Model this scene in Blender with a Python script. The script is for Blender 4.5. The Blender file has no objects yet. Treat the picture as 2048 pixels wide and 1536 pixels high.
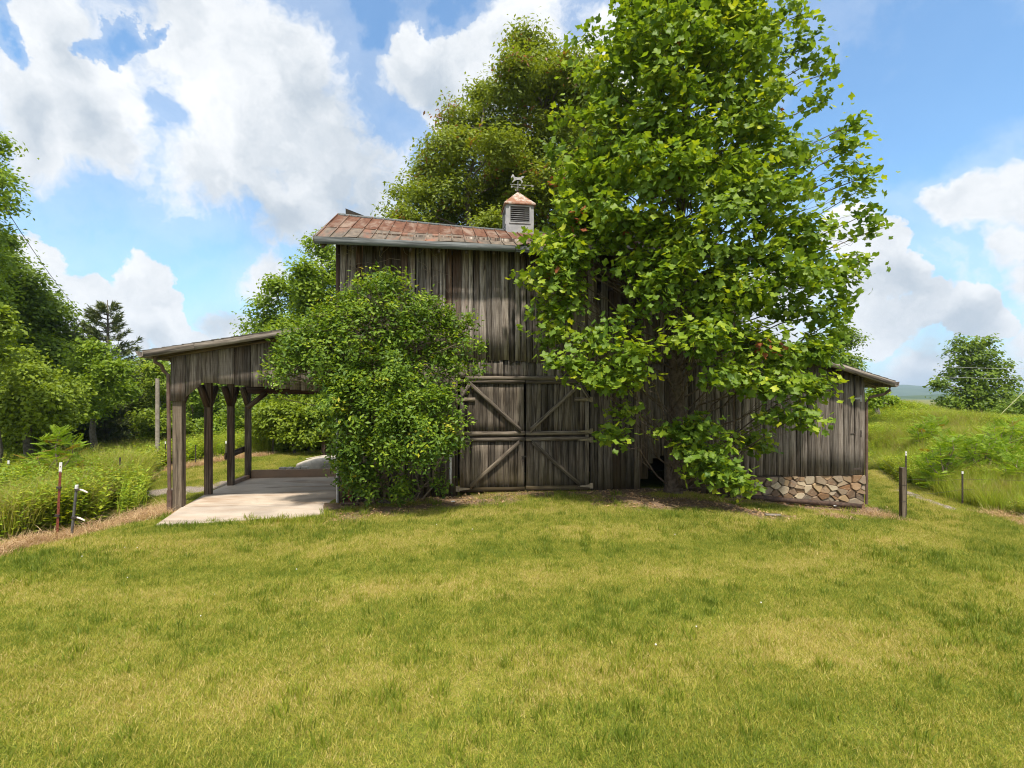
import bpy, math, random
import numpy as np
from mathutils import Vector, Matrix

R = math.radians
rng = np.random.default_rng(7)
rnd = random.Random(11)
scene = bpy.context.scene
COL = scene.collection

# ------------------------------------------------------------------ camera
H = 2.07
cam_d = bpy.data.cameras.new("camera")
cam = bpy.data.objects.new("camera", cam_d)
COL.objects.link(cam)
cam.location = (0, 0, H)
cam.rotation_euler = (R(90), 0, 0)
cam_d.sensor_width = 36.0
cam_d.lens = 36.0 * 1000 / 2048
cam_d.shift_y = 27 / 2048
cam_d.clip_start = 0.05
cam_d.clip_end = 9000
scene.camera = cam

scene.cycles.pixel_filter_type = 'BLACKMAN_HARRIS'
scene.cycles.filter_width = 1.1

# ------------------------------------------------------------------ light
SUN_EL, SUN_AZ = R(63), R(172)          # azimuth clockwise from +Y (the way the camera looks)
sd = Vector((math.sin(SUN_AZ) * math.cos(SUN_EL), math.cos(SUN_AZ) * math.cos(SUN_EL), math.sin(SUN_EL)))
sun_d = bpy.data.lights.new("sun", 'SUN')
sun_d.energy = 3.15
sun_d.angle = R(3.0)
sun_d.color = (1.0, 0.92, 0.79)
sun = bpy.data.objects.new("sun", sun_d)
COL.objects.link(sun)
sun.rotation_euler = sd.to_track_quat('Z', 'Y').to_euler()
sun.location = (0, 0, 60)

scene.view_settings.view_transform = 'Standard'
scene.view_settings.look = 'None'
scene.view_settings.exposure = 1.06
scene.view_settings.gamma = 1.0
scene.view_settings.use_curve_mapping = False
SKY_S = 0.13


class NT:
    """small helper to write node trees"""
    def __init__(self, nt):
        self.nt = nt
        nt.nodes.clear()

    def n(self, t, **k):
        nd = self.nt.nodes.new(t)
        for a, b in k.items():
            setattr(nd, a, b)
        return nd

    def l(self, a, b):
        self.nt.links.new(a, b)

    def put(self, sock, v):
        if hasattr(v, 'is_output') or isinstance(v, bpy.types.NodeSocket):
            self.l(v, sock)
        else:
            sock.default_value = v

    def math(self, op, a, b=0.0, c=None, clamp=False):
        m = self.n('ShaderNodeMath', operation=op)
        m.use_clamp = clamp
        self.put(m.inputs[0], a)
        self.put(m.inputs[1], b)
        if c is not None:
            self.put(m.inputs[2], c)
        return m.outputs[0]

    def vmath(self, op, a, b=(0, 0, 0), out=0):
        m = self.n('ShaderNodeVectorMath', operation=op)
        self.put(m.inputs[0], a)
        if op == 'SCALE':
            self.put(m.inputs['Scale'], b)
        else:
            self.put(m.inputs[1], b)
        return m.outputs[out]

    def noise(self, vec, scale, detail=3, rough=0.55, dist=0.0, out=0):
        m = self.n('ShaderNodeTexNoise')
        if vec is not None:
            self.l(vec, m.inputs['Vector'])
        m.inputs['Scale'].default_value = scale
        m.inputs['Detail'].default_value = detail
        m.inputs['Roughness'].default_value = rough
        m.inputs['Distortion'].default_value = dist
        return m.outputs[out]

    def mr(self, v, a, b, c=0.0, d=1.0, smooth=True):
        m = self.n('ShaderNodeMapRange')
        m.interpolation_type = 'SMOOTHSTEP' if smooth else 'LINEAR'
        self.put(m.inputs[0], v)
        for i, x in enumerate((a, b, c, d)):
            self.put(m.inputs[1 + i], x)
        return m.outputs[0]

    def mix(self, f, a, b, blend='MIX'):
        m = self.n('ShaderNodeMix', data_type='RGBA', blend_type=blend)
        self.put(m.inputs[0], f)
        for s, v in ((m.inputs[6], a), (m.inputs[7], b)):
            if isinstance(v, tuple) and len(v) == 3:
                v = (*v, 1)
            self.put(s, v)
        return m.outputs[2]

    def ramp(self, f, stops):
        m = self.n('ShaderNodeValToRGB')
        self.put(m.inputs[0], f)
        e = m.color_ramp.elements
        while len(e) < len(stops):
            e.new(0.5)
        for i, (p, c) in enumerate(stops):
            e[i].position = p
            e[i].color = (*c, 1)
        return m.outputs[0]

    def attr(self, name, out='Fac'):
        m = self.n('ShaderNodeAttribute')
        m.attribute_name = name
        return m.outputs[out]


def pxdir(px, py):
    return Vector(((px - 1024) / 1000, 1.0, (795 - py) / 1000))


# ------------------------------------------------------------------ sky with clouds
world = bpy.data.worlds.new("World")
scene.world = world
world.use_nodes = True
w = NT(world.node_tree)
out = w.n('ShaderNodeOutputWorld')
bg = w.n('ShaderNodeBackground')
bg.inputs['Strength'].default_value = SKY_S
sky = w.n('ShaderNodeTexSky')
sky.sky_type = 'NISHITA'
sky.sun_disc = False
sky.sun_elevation = SUN_EL
sky.sun_rotation = SUN_AZ
sky.air_density = 1.0
sky.dust_density = 0.6
sky.ozone_density = 1.6
tc = w.n('ShaderNodeTexCoord')
D = tc.outputs['Generated']
warp = w.vmath('SUBTRACT', w.noise(D, 2.6, 6, 0.62, out=1), (0.5, 0.5, 0.5))
Dw = w.vmath('ADD', D, w.vmath('SCALE', warp, 0.30))
warp2 = w.vmath('SUBTRACT', w.noise(D, 7.0, 7, 0.62, out=1), (0.5, 0.5, 0.5))
Dc = w.vmath('ADD', D, w.vmath('SCALE', warp2, 0.10))
fine = w.noise(Dw, 5.0, 12, 0.60)
finec = w.noise(Dc, 14.0, 9, 0.56)

def blobfield(lst, vec, sm=0.2):
    acc = None
    for (x, y, r) in lst:
        v = pxdir(x, y)
        c = v.normalized()
        rr = r / 1000 / v.length / 1.12
        dist = w.vmath('DISTANCE', vec, tuple(c), out=1)
        f = w.mr(dist, 0.0, rr, 1.0, 0.0, smooth=False)
        acc = f if acc is None else w.math('SMOOTH_MAX', acc, f, sm)
    return acc


SOFT = [(60, 40, 230), (30, 210, 240), (200, 210, 220), (380, 60, 240), (560, 140, 260), (480, 260, 260), (650, 300, 260), (420, 330, 200), (760, 380, 200), (600, 420, 190),
        (860, 150, 150), (960, 190, 150), (1060, 60, 190), (1240, 110, 190), (900, 270, 120), (700, 470, 140), (540, 540, 130), (500, 640, 120), (1000, 560, 240), (2060, 560, 110), (2070, 720, 170), (1860, 730, 190),
        (2060, 340, 120), (1950, 365, 90), (1880, 355, 60), (1560, 640, 200), (430, 720, 140), (2040, 470, 90)]
CRISP = [(70, 520, 90), (110, 590, 110), (190, 590, 75), (285, 560, 78), (310, 610, 80), (240, 650, 110), (340, 670, 75), (150, 680, 120), (390, 700, 60), (1760, 490, 88), (1720, 560, 110), (1815, 560, 75), (1850, 610, 90), (1930, 630, 85),
         (1985, 650, 60), (1760, 650, 120), (1700, 470, 90)]
fs = w.math('ADD', blobfield(SOFT, Dw), w.math('MULTIPLY', w.math('SUBTRACT', fine, 0.5), 1.7))
HOLE = [(215, 120, 70), (285, 90, 60), (-10, 85, 60), (745, 20, 90), (900, 50, 80), (1640, 300, 200), (1850, 150, 260)]
fs = w.math('SUBTRACT', fs, w.math('MULTIPLY', blobfield(HOLE, w.vmath('ADD', Dw, w.vmath('SCALE', warp2, 0.25)), 0.1), 1.1))
fc = w.math('ADD', blobfield(CRISP, Dc, 0.12), w.math('MULTIPLY', w.math('SUBTRACT', finec, 0.5), 0.9))
# generic cumulus beyond the frame (faded out inside it, where the list above places the clouds)
sep = w.n('ShaderNodeSeparateXYZ')
w.l(D, sep.inputs[0])
front = w.mr(w.math('DIVIDE', sep.outputs[1], w.math('MAXIMUM', w.vmath('LENGTH', D, out=1), 0.001)), 0.45, 0.62)
gen = w.mr(w.noise(Dw, 2.3, 3, 0.5), 0.36, 0.52, 0.0, 1.0)
gen = w.math('MULTIPLY', gen, w.math('SUBTRACT', 1.0, front))
gen2 = w.mr(w.math('MULTIPLY', gen, fine), 0.1, 0.35)
dens = w.math('MAXIMUM', w.mr(fs, 0.16, 0.60), w.mr(fc, 0.30, 0.44))
dens = w.math('MAXIMUM', dens, gen2)
f2 = w.math('MAXIMUM', fs, w.math('MULTIPLY', fc, 0.6))
hazy = w.mr(fs, -0.35, 0.35, 0.06, 0.30)
dens = w.math('MAXIMUM', dens, hazy)
GREY = [(480, 250, 90), (330, 200, 70), (740, 300, 90), (560, 420, 170), (700, 400, 150), (420, 330, 120), (560, 300, 150), (200, 260, 110), (1760, 590, 110), (1900, 650, 120), (330, 690, 90), (30, 250, 120),
        (640, 200, 120), (180, 120, 80), (900, 200, 80), (480, 620, 60), (1860, 730, 100)]
grey = blobfield(GREY, Dw)
shade = w.math('ADD', w.math('MULTIPLY', grey, 0.62), w.math('MULTIPLY', w.math('SUBTRACT', w.noise(Dw, 4.0, 8, 0.60), 0.5), 1.1))
shade = w.math('ADD', shade, w.math('MULTIPLY', w.math('SUBTRACT', f2, 0.55), 0.25))
relief = w.math('SUBTRACT', w.noise(w.vmath('ADD', Dw, (-0.012, 0, 0.035)), 5.0, 12, 0.60), fine)
shade = w.math('ADD', shade, w.math('MULTIPLY', relief, 1.5))
shade = w.mr(shade, -0.3, 0.80)
k = 1 / SKY_S
k = 0.56 / SKY_S
ccol = w.mix(shade, (0.94 * k, 0.95 * k, 0.96 * k), (0.47 * k, 0.535 * k, 0.61 * k))
skyc = w.mix(1.0, sky.outputs[0], (0.60, 0.86, 0.95), 'MULTIPLY')
low = w.mr(sep.outputs[2], 0.0, 0.28, 0.55, 0.0)
skyc = w.mix(low, skyc, (0.42 * k, 0.60 * k, 0.80 * k))
w.l(w.mix(dens, skyc, ccol), bg.inputs['Color'])
w.l(bg.outputs[0], out.inputs['Surface'])

# ------------------------------------------------------------------ placement helpers
TH = R(7.6)
OX, OY = 0.286, 11.0
U = (math.cos(TH), math.sin(TH))
V = (-math.sin(TH), math.cos(TH))


def sY(px, t=0.0):
    """barn coordinate s and camera distance Y of the vertical plane t seen at column px"""
    k_ = (px - 1024) / 1000
    s = (k_ * (OY + t * V[1]) - OX - t * V[0]) / (U[0] - k_ * U[1])
    return s, OY + s * U[1] + t * V[1]


def wp(px, py, t=0.0):
    s, Y = sY(px, t)
    return s, H + (795 - py) / 1000 * Y


def BW(s, t, z=0.0):
    return Vector((OX + s * U[0] + t * V[0], OY + s * U[1] + t * V[1], z))


def P(px, py, Y):
    return Vector(((px - 1024) / 1000 * Y, Y, H + (795 - py) / 1000 * Y))


CTRL = np.array([
    (0, 0, .25), (0, 3, .2), (-4, 3, .1), (4, 3, .1), (-10, 3, -.35), (10, 3, -.35), (0, -8, .2), (-15, -5, -.5), (15, -5, -.5),
    (-3.6, 10.3, -.1), (-2, 10.4, -.05), (.29, 10.8, 0), (1.8, 11.0, 0.0), (3.5, 10.9, .0), (5.4, 11.4, -.28), (7, 11.7, -.5), (8.5, 11.9, -.62), (8.6, 11.0, -.6),
    (0, 7, .1), (-5, 7.5, -.12), (5, 8, -.05), (8, 8.5, -.45), (-8.1, 8.8, -.38), (-6.2, 8.9, -.2), (-4, 9.6, -.17), (-5, 12, -.25), (-6, 14, -.25),
    (-9.8, 13.8, -.25), (-9.1, 19.7, -.12), (-6, 18, -.15), (-9.7, 11.8, -.35), (-10, 9, -.6), (-16, 12, -1.0), (-14, 16, -.7), (-18, 22, -.9), (-12, 26, -.4), (-5, 26, -.2),
    (-25, 30, -2.2), (-40, 40, -4), (-12, 40, -2), (-25, 10, -2.0),
    (11, 8, -.6), (11, 11, -.55), (12.2, 17, -.45), (10.3, 12, -.5), (11, 14.7, -.5), (13, 13.2, -.1), (12.4, 14.5, .0), (14, 16, .45), (16, 16.5, .6), (14.5, 20, .6), (17, 20, 1.15),
    (18, 24, 1.45), (20, 21, .85), (24, 23, .5), (17, 14, .2), (16, 11, -.2), (18, 30, 1.1), (26, 30, .3), (20, 45, -1.5), (40, 40, -3), (0, 20, 0), (4, 14, -.1), (8, 15, -.5), (5, 30, 0),
    (0, 60, -4), (60, 60, -6), (-60, 60, -7), (0, 150, -9), (150, 100, -10), (-150, 100, -10), (0, -60, -2), (-80, -40, -5), (80, -40, -5)])


def gz(x, y):
    x = np.asarray(x, float)
    y = np.asarray(y, float)
    sh = x.shape
    x = x.ravel(); y = y.ravel()
    res = np.empty(len(x))
    for i in range(0, len(x), 20000):
        d2 = (x[i:i + 20000, None] - CTRL[None, :, 0]) ** 2 + (y[i:i + 20000, None] - CTRL[None, :, 1]) ** 2
        ww = 1 / (d2 + 1.2) ** 2.2
        res[i:i + 20000] = (ww * CTRL[None, :, 2]).sum(1) / ww.sum(1)
    return res.reshape(sh)


def gz1(x, y):
    return float(gz(np.array([x]), np.array([y]))[0])


def gpx(px, py):
    """the point of the ground seen at a pixel"""
    Y = np.arange(2.0, 60, 0.02)
    X = (px - 1024) / 1000 * Y
    Z = H + (795 - py) / 1000 * Y
    g = gz(X, Y)
    i = np.argmax(Z <= g)
    if Z[i] > g[i]:
        i = len(Y) - 1
    return Vector((X[i], Y[i], g[i]))


# ------------------------------------------------------------------ object helpers
def link(o, parent=None):
    COL.objects.link(o)
    if parent is not None:
        o.parent = parent
    return o


def tag(o, label=None, cat=None, group=None, kind=None):
    if label: o['label'] = label
    if cat: o['category'] = cat
    if group: o['group'] = group
    if kind: o['kind'] = kind
    return o


def empty(name, loc=(0, 0, 0), rz=0.0):
    o = bpy.data.objects.new(name, None)
    o.location = loc
    o.rotation_euler = (0, 0, rz)
    o.empty_display_size = 0.2
    return link(o)


def mesh_np(name, verts, faces, mat, attrs=None, smooth=False, vattrs=None):
    """verts (N,3); faces list of arrays, each (M,3) or (M,4)"""
    me = bpy.data.meshes.new(name)
    verts = np.asarray(verts, np.float32)
    if not isinstance(faces, (list, tuple)):
        faces = [faces]
    me.vertices.add(len(verts))
    me.vertices.foreach_set('co', verts.ravel())
    li = np.concatenate([np.asarray(f, np.int32).ravel() for f in faces])
    tot = np.concatenate([np.full(len(f), np.asarray(f).shape[1], np.int32) for f in faces])
    st = np.concatenate([[0], np.cumsum(tot)[:-1]]).astype(np.int32)
    me.loops.add(len(li))
    me.loops.foreach_set('vertex_index', li)
    me.polygons.add(len(tot))
    me.polygons.foreach_set('loop_start', st)
    me.polygons.foreach_set('loop_total', tot)
    if smooth:
        me.polygons.foreach_set('use_smooth', np.ones(len(tot), bool))
    for k_, v in (attrs or {}).items():
        a = me.attributes.new(k_, 'FLOAT', 'POINT')
        a.data.foreach_set('value', np.asarray(v, np.float32).ravel())
    for k_, v in (vattrs or {}).items():
        a = me.attributes.new(k_, 'FLOAT_VECTOR', 'POINT')
        a.data.foreach_set('vector', np.asarray(v, np.float32).ravel())
    me.update()
    if mat is not None:
        me.materials.append(mat)
    return me


def obj(name, me, parent=None):
    return link(bpy.data.objects.new(name, me), parent)


class MB:
    """gathers simple shapes into one mesh"""
    def __init__(self):
        self.v, self.f, self.g = [], [], []

    def box(self, c, size, rot=None):
        c = Vector(c)
        b = len(self.v)
        for dx in (-.5, .5):
            for dy in (-.5, .5):
                for dz in (-.5, .5):
                    p = Vector((dx * size[0], dy * size[1], dz * size[2]))
                    if rot is not None:
                        p = rot @ p
                    self.v.append(c + p)
                    self.g.append((dx * size[0], dy * size[1], dz * size[2]))
        for f in ((0, 1, 3, 2), (4, 6, 7, 5), (0, 4, 5, 1), (2, 3, 7, 6), (0, 2, 6, 4), (1, 5, 7, 3)):
            self.f.append(tuple(b + i for i in f))
        return self

    def hexa(self, pts):
        """eight corners, 4 bottom then 4 top, both counter-clockwise"""
        b = len(self.v)
        self.v += [Vector(p) for p in pts]
        self.g += [tuple(p) for p in pts]
        for f in ((3, 2, 1, 0), (4, 5, 6, 7), (0, 1, 5, 4), (1, 2, 6, 5), (2, 3, 7, 6), (3, 0, 4, 7)):
            self.f.append(tuple(b + i for i in f))
        return self

    def tube(self, pts, rad, n=6, cap=True):
        pts = [Vector(p) for p in pts]
        if not hasattr(rad, '__len__'):
            rad = [rad] * len(pts)
        b = len(self.v)
        al = 0
        for i, p in enumerate(pts):
            d = (pts[min(i + 1, len(pts) - 1)] - pts[max(i - 1, 0)])
            d.normalize()
            a = d.cross(Vector((0, 0, 1)) if abs(d.z) < .9 else Vector((1, 0, 0))).normalized()
            c = d.cross(a)
            if i: al += (p - pts[i - 1]).length
            for k_ in range(n):
                t = 2 * math.pi * k_ / n
                self.v.append(p + (a * math.cos(t) + c * math.sin(t)) * rad[i])
                self.g.append((t * rad[i], 0, al))
        for i in range(len(pts) - 1):
            for k_ in range(n):
                k2 = (k_ + 1) % n
                self.f.append((b + i * n + k_, b + i * n + k2, b + (i + 1) * n + k2, b + (i + 1) * n + k_))
        if cap:
            self.f.append(tuple(b + k_ for k_ in reversed(range(n))))
            self.f.append(tuple(b + (len(pts) - 1) * n + k_ for k_ in range(n)))
        return self

    def poly(self, pts, depth):
        """extrude a planar loop by vector depth"""
        n = len(pts); b = len(self.v)
        dv = Vector(depth)
        for p in pts:
            self.v.append(Vector(p)); self.g.append(tuple(p))
        for p in pts:
            self.v.append(Vector(p) + dv); self.g.append(tuple(Vector(p) + dv))
        self.f.append(tuple(b + i for i in reversed(range(n))))
        self.f.append(tuple(b + n + i for i in range(n)))
        for i in range(n):
            j = (i + 1) % n
            self.f.append((b + i, b + j, b + n + j, b + n + i))
        return self

    def sphere(self, c, r, seg=10, ring=6):
        b = len(self.v); c = Vector(c)
        rr = r if hasattr(r, '__len__') else (r, r, r)
        for i in range(ring + 1):
            ph = math.pi * i / ring
            for j in range(seg):
                th = 2 * math.pi * j / seg
                q = Vector((math.sin(ph) * math.cos(th) * rr[0], math.sin(ph) * math.sin(th) * rr[1], math.cos(ph) * rr[2]))
                self.v.append(c + q); self.g.append(tuple(q))
        for i in range(ring):
            for j in range(seg):
                j2 = (j + 1) % seg
                self.f.append((b + i * seg + j, b + (i + 1) * seg + j, b + (i + 1) * seg + j2, b + i * seg + j2))
        return self

    def mesh(self, name, mat, smooth=False, brown=0.0):
        me = bpy.data.meshes.new(name)
        me.from_pydata([tuple(v) for v in self.v], [], self.f)
        a = me.attributes.new('gc', 'FLOAT_VECTOR', 'POINT')
        a.data.foreach_set('vector', np.array(self.g, np.float32).ravel())
        a = me.attributes.new('brown', 'FLOAT', 'POINT')
        a.data.foreach_set('value', np.full(len(self.v), brown, np.float32))
        if smooth:
            me.polygons.foreach_set('use_smooth', np.ones(len(me.polygons), bool))
        me.materials.append(mat)
        me.update()
        return me

    def build(self, name, mat, parent=None, smooth=False, brown=0.0):
        return obj(name, self.mesh(name, mat, smooth, brown), parent)


# ------------------------------------------------------------------ materials
def newmat(name):
    m = bpy.data.materials.new(name)
    m.use_nodes = True
    t = NT(m.node_tree)
    o = t.n('ShaderNodeOutputMaterial')
    b = t.n('ShaderNodeBsdfPrincipled')
    t.l(b.outputs[0], o.inputs['Surface'])
    return m, t, b, o


def bump(t, b, h, strength=0.5, dist=0.01):
    n = t.n('ShaderNodeBump')
    n.inputs['Strength'].default_value = strength
    n.inputs['Distance'].default_value = dist
    t.l(h, n.inputs['Height'])
    t.l(n.outputs[0], b.inputs['Normal'])


def wood(name, light, dark, brownc, tone=(0.55, 1.35), moss=0.0):
    m, t, b, o = newmat(name)
    oi = t.n('ShaderNodeObjectInfo')
    rv = oi.outputs['Random']
    off = t.n('ShaderNodeCombineXYZ')
    t.l(t.math('MULTIPLY', rv, 37.0), off.inputs[0])
    t.l(t.math('MULTIPLY', rv, 91.0), off.inputs[2])
    gc = t.vmath('ADD', t.attr('gc', 'Vector'), off.outputs[0])
    g1 = t.noise(t.vmath('MULTIPLY', gc, (60, 60, 2.2)), 1.0, 6, 0.65, 0.6)
    g2 = t.noise(t.vmath('MULTIPLY', gc, (16, 16, 0.9)), 1.0, 4, 0.6, 1.2)
    g3 = t.noise(t.vmath('MULTIPLY', gc, (9, 9, 0.8)), 1.0, 4, 0.65)
    saw = t.noise(t.vmath('MULTIPLY', gc, (3, 3, 75)), 1.0, 2, 0.5, 0.8)
    f = t.math('ADD', t.math('MULTIPLY', g1, 0.62), t.math('MULTIPLY', g2, 0.38))
    f = t.mr(f, 0.36, 0.64)
    c = t.mix(f, dark, light)
    # weathering: greyer or browner by board
    wth = t.math('ADD', t.attr('brown'), t.math('MULTIPLY', t.math('SUBTRACT', g3, 0.5), 1.4))
    wth = t.math('ADD', wth, t.math('MULTIPLY', t.math('SUBTRACT', t.math('FRACT', t.math('MULTIPLY', rv, 17.3)), 0.5), 0.55))
    wth = t.mr(wth, 0.15, 0.95)
    br = t.mix(f, tuple(x * 0.42 for x in brownc), brownc)
    c = t.mix(wth, c, br)
    # dark water streaks
    st = t.noise(t.vmath('MULTIPLY', gc, (22, 22, 0.8)), 1.0, 4, 0.62, 0.5)
    c = t.mix(t.mr(st, 0.50, 0.68, 0.0, 0.85), c, tuple(x * 0.25 for x in dark))
    # knots
    vo = t.n('ShaderNodeTexVoronoi')
    t.l(t.vmath('MULTIPLY', gc, (4.5, 4.5, 1.3)), vo.inputs['Vector'])
    vo.inputs['Scale'].default_value = 1.0
    kn = t.mr(vo.outputs['Distance'], 0.05, 0.12, 0.85, 0.0)
    c = t.mix(kn, c, tuple(x * 0.3 for x in brownc))
    c = t.mix(t.mr(saw, 0.5, 0.75, 0.0, 0.22), c, dark)
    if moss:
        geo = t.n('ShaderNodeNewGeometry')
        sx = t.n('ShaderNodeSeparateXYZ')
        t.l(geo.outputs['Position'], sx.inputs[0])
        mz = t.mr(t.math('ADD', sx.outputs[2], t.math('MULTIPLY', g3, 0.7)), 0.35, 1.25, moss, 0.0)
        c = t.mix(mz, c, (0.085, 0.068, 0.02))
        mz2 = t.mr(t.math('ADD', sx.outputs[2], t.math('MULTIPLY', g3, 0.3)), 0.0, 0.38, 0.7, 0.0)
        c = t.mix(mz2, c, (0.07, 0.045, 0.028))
    # per board tone
    hs = t.n('ShaderNodeHueSaturation')
    t.l(c, hs.inputs['Color'])
    t.l(t.mr(rv, 0.0, 1.0, tone[0], tone[1], smooth=False), hs.inputs['Value'])
    t.l(hs.outputs[0], b.inputs['Base Color'])
    b.inputs['Roughness'].default_value = 0.85
    b.inputs['Specular IOR Level'].default_value = 0.25
    bump(t, b, g1, 0.6, 0.004)
    return m


WOOD = wood('weathered_siding', (0.37, 0.325, 0.285), (0.09, 0.070, 0.056), (0.125, 0.066, 0.040), tone=(0.38, 1.5))
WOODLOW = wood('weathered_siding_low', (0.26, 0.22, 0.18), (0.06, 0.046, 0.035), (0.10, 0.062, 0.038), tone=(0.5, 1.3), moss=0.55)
WOODGREY = wood('grey_siding', (0.28, 0.245, 0.215), (0.08, 0.062, 0.049), (0.12, 0.075, 0.05), tone=(0.65, 1.25))
POST = wood('post_timber', (0.21, 0.17, 0.125), (0.07, 0.052, 0.037), (0.09, 0.045, 0.026), tone=(0.8, 1.15))
FASC = wood('fascia_timber', (0.30, 0.265, 0.23), (0.12, 0.098, 0.08), (0.2, 0.145, 0.11), tone=(0.9, 1.1))
FASCBLUE = wood('painted_fascia', (0.165, 0.178, 0.183), (0.07, 0.078, 0.08), (0.14, 0.11, 0.09), tone=(0.9, 1.1))


def simple(name, c1, c2, scale=8, rough=0.7, metal=0.0, detail=5, bmp=0.3, bd=0.01, thr=(0.35, 0.65), c3=None, s3=2.0, rnd_tone=None, spec=0.4, stretch=(1, 1, 1)):
    m, t, b, o = newmat(name)
    tcx = t.n('ShaderNodeTexCoord')
    ov = t.vmath('MULTIPLY', tcx.outputs['Object'], stretch)
    n1 = t.noise(ov, scale, detail, 0.62)
    c = t.mix(t.mr(n1, *thr), c1, c2)
    if c3 is not None:
        n3 = t.noise(ov, s3, 6, 0.65, 0.4)
        c = t.mix(t.mr(n3, 0.48, 0.66), c, c3)
    if rnd_tone:
        oi = t.n('ShaderNodeObjectInfo')
        hs = t.n('ShaderNodeHueSaturation')
        t.l(c, hs.inputs['Color'])
        t.l(t.mr(oi.outputs['Random'], 0, 1, *rnd_tone, smooth=False), hs.inputs['Value'])
        c = hs.outputs[0]
    t.l(c, b.inputs['Base Color'])
    b.inputs['Roughness'].default_value = rough
    b.inputs['Metallic'].default_value = metal
    b.inputs['Specular IOR Level'].default_value = spec
    if bmp:
        bump(t, b, n1, bmp, bd)
    return m


RUST = simple('rusty_sheet', (0.095, 0.042, 0.026), (0.15, 0.072, 0.045), 5, 0.9, c3=(0.22, 0.16, 0.125), s3=1.4, rnd_tone=(0.9, 1.08), spec=0.2, stretch=(2.2, .55, .8))
TINLOW = simple('dull_tin', (0.095, 0.075, 0.056), (0.165, 0.128, 0.095), 6, 0.7, c3=(0.22, 0.10, 0.06), s3=1.3, rnd_tone=(0.85, 1.15), stretch=(2.2, .55, .8))
CUPM = simple('cupola_paint', (0.29, 0.29, 0.31), (0.38, 0.38, 0.40), 6, 0.5, bmp=0.05, c3=(0.40, 0.39, 0.38), s3=2)
CUPR = simple('cupola_rust', (0.20, 0.075, 0.035), (0.27, 0.13, 0.075), 12, 0.7, c3=(0.42, 0.37, 0.32), s3=5)
DARKM = simple('dark_metal', (0.03, 0.027, 0.025), (0.07, 0.05, 0.04), 20, 0.6)
RUSTRED = simple('red_painted_steel', (0.20, 0.045, 0.028), (0.13, 0.04, 0.025), 30, 0.6)
BROWNM = simple('brown_gutter_metal', (0.10, 0.06, 0.045), (0.15, 0.10, 0.08), 5, 0.5, bmp=0.05)
GALV = simple('grey_pipe', (0.30, 0.30, 0.30), (0.42, 0.42, 0.41), 10, 0.45, metal=0.3, bmp=0.1)
WHITEP = simple('white_paint', (0.72, 0.72, 0.70), (0.6, 0.6, 0.58), 30, 0.6)
TAR = simple('roof_shingle', (0.055, 0.05, 0.045), (0.10, 0.09, 0.08), 30, 0.9)
MORTAR = simple('mortar', (0.07, 0.052, 0.04), (0.12, 0.09, 0.065), 40, 0.95, bmp=0.6)
BARK = simple('tree_bark', (0.075, 0.052, 0.036), (0.15, 0.11, 0.08), 14, 0.9, bmp=0.9, bd=0.02)
BARK2 = simple('grey_bark', (0.075, 0.064, 0.052), (0.15, 0.132, 0.11), 12, 0.9, bmp=0.8, bd=0.02)
TWIG = simple('dry_twig', (0.20, 0.15, 0.11), (0.30, 0.24, 0.18), 20, 0.9)
LIVETWIG = simple('shrub_stem', (0.16, 0.125, 0.085), (0.24, 0.19, 0.13), 20, 0.9)
BOATM = simple('boat_hull', (0.40, 0.36, 0.31), (0.52, 0.47, 0.40), 4, 0.6, c3=(0.24, 0.22, 0.19), s3=1.5)
INSIDE = simple('barn_interior', (0.05, 0.038, 0.028), (0.09, 0.065, 0.05), 5, 0.9)
INSUL = simple('insulator_plastic', (0.62, 0.54, 0.47), (0.7, 0.62, 0.55), 20, 0.5)
TIE = simple('creosote_timber', (0.035, 0.022, 0.016), (0.085, 0.05, 0.035), 12, 0.8, bmp=0.6)
STEP = simple('stepping_stone', (0.40, 0.37, 0.32), (0.52, 0.48, 0.42), 10, 0.9)


def concrete(name, wet=1.0, base=(0.50, 0.42, 0.34)):
    m, t, b, o = newmat(name)
    geo = t.n('ShaderNodeNewGeometry')
    p = geo.outputs['Position']
    n1 = t.noise(p, 1.1, 6, 0.6, 0.5)
    n2 = t.noise(p, 60, 4, 0.7)
    n3 = t.noise(t.vmath('MULTIPLY', p, (0.6, 2.2, 1)), 1.2, 4, 0.6, 0.4)
    c = t.mix(t.mr(n1, 0.35, 0.65), base, tuple(x * 0.72 for x in base))
    c = t.mix(t.mr(n3, 0.46, 0.70, 0.0, 0.75 * wet), c, (0.30, 0.17, 0.085))
    c = t.mix(t.mr(n2, 0.3, 0.7, 0.0, 0.25), c, (0.30, 0.25, 0.20))
    n4 = t.noise(t.vmath('MULTIPLY', p, (0.5, 2.0, 1)), 1.6, 3, 0.5)
    c = t.mix(t.mr(n4, 0.58, 0.68, 0.0, 0.6 * wet), c, (0.12, 0.095, 0.075))
    t.l(c, b.inputs['Base Color'])
    b.inputs['Roughness'].default_value = 0.85
    bump(t, b, n2, 0.2, 0.004)
    return m


CONC = concrete('concrete_floor', 0.8, (0.60, 0.50, 0.40))
CONCPALE = concrete('concrete_apron', 0.45, (0.52, 0.44, 0.365))
CONCW = concrete('concrete_curb', 1.0, (0.30, 0.195, 0.125))


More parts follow.
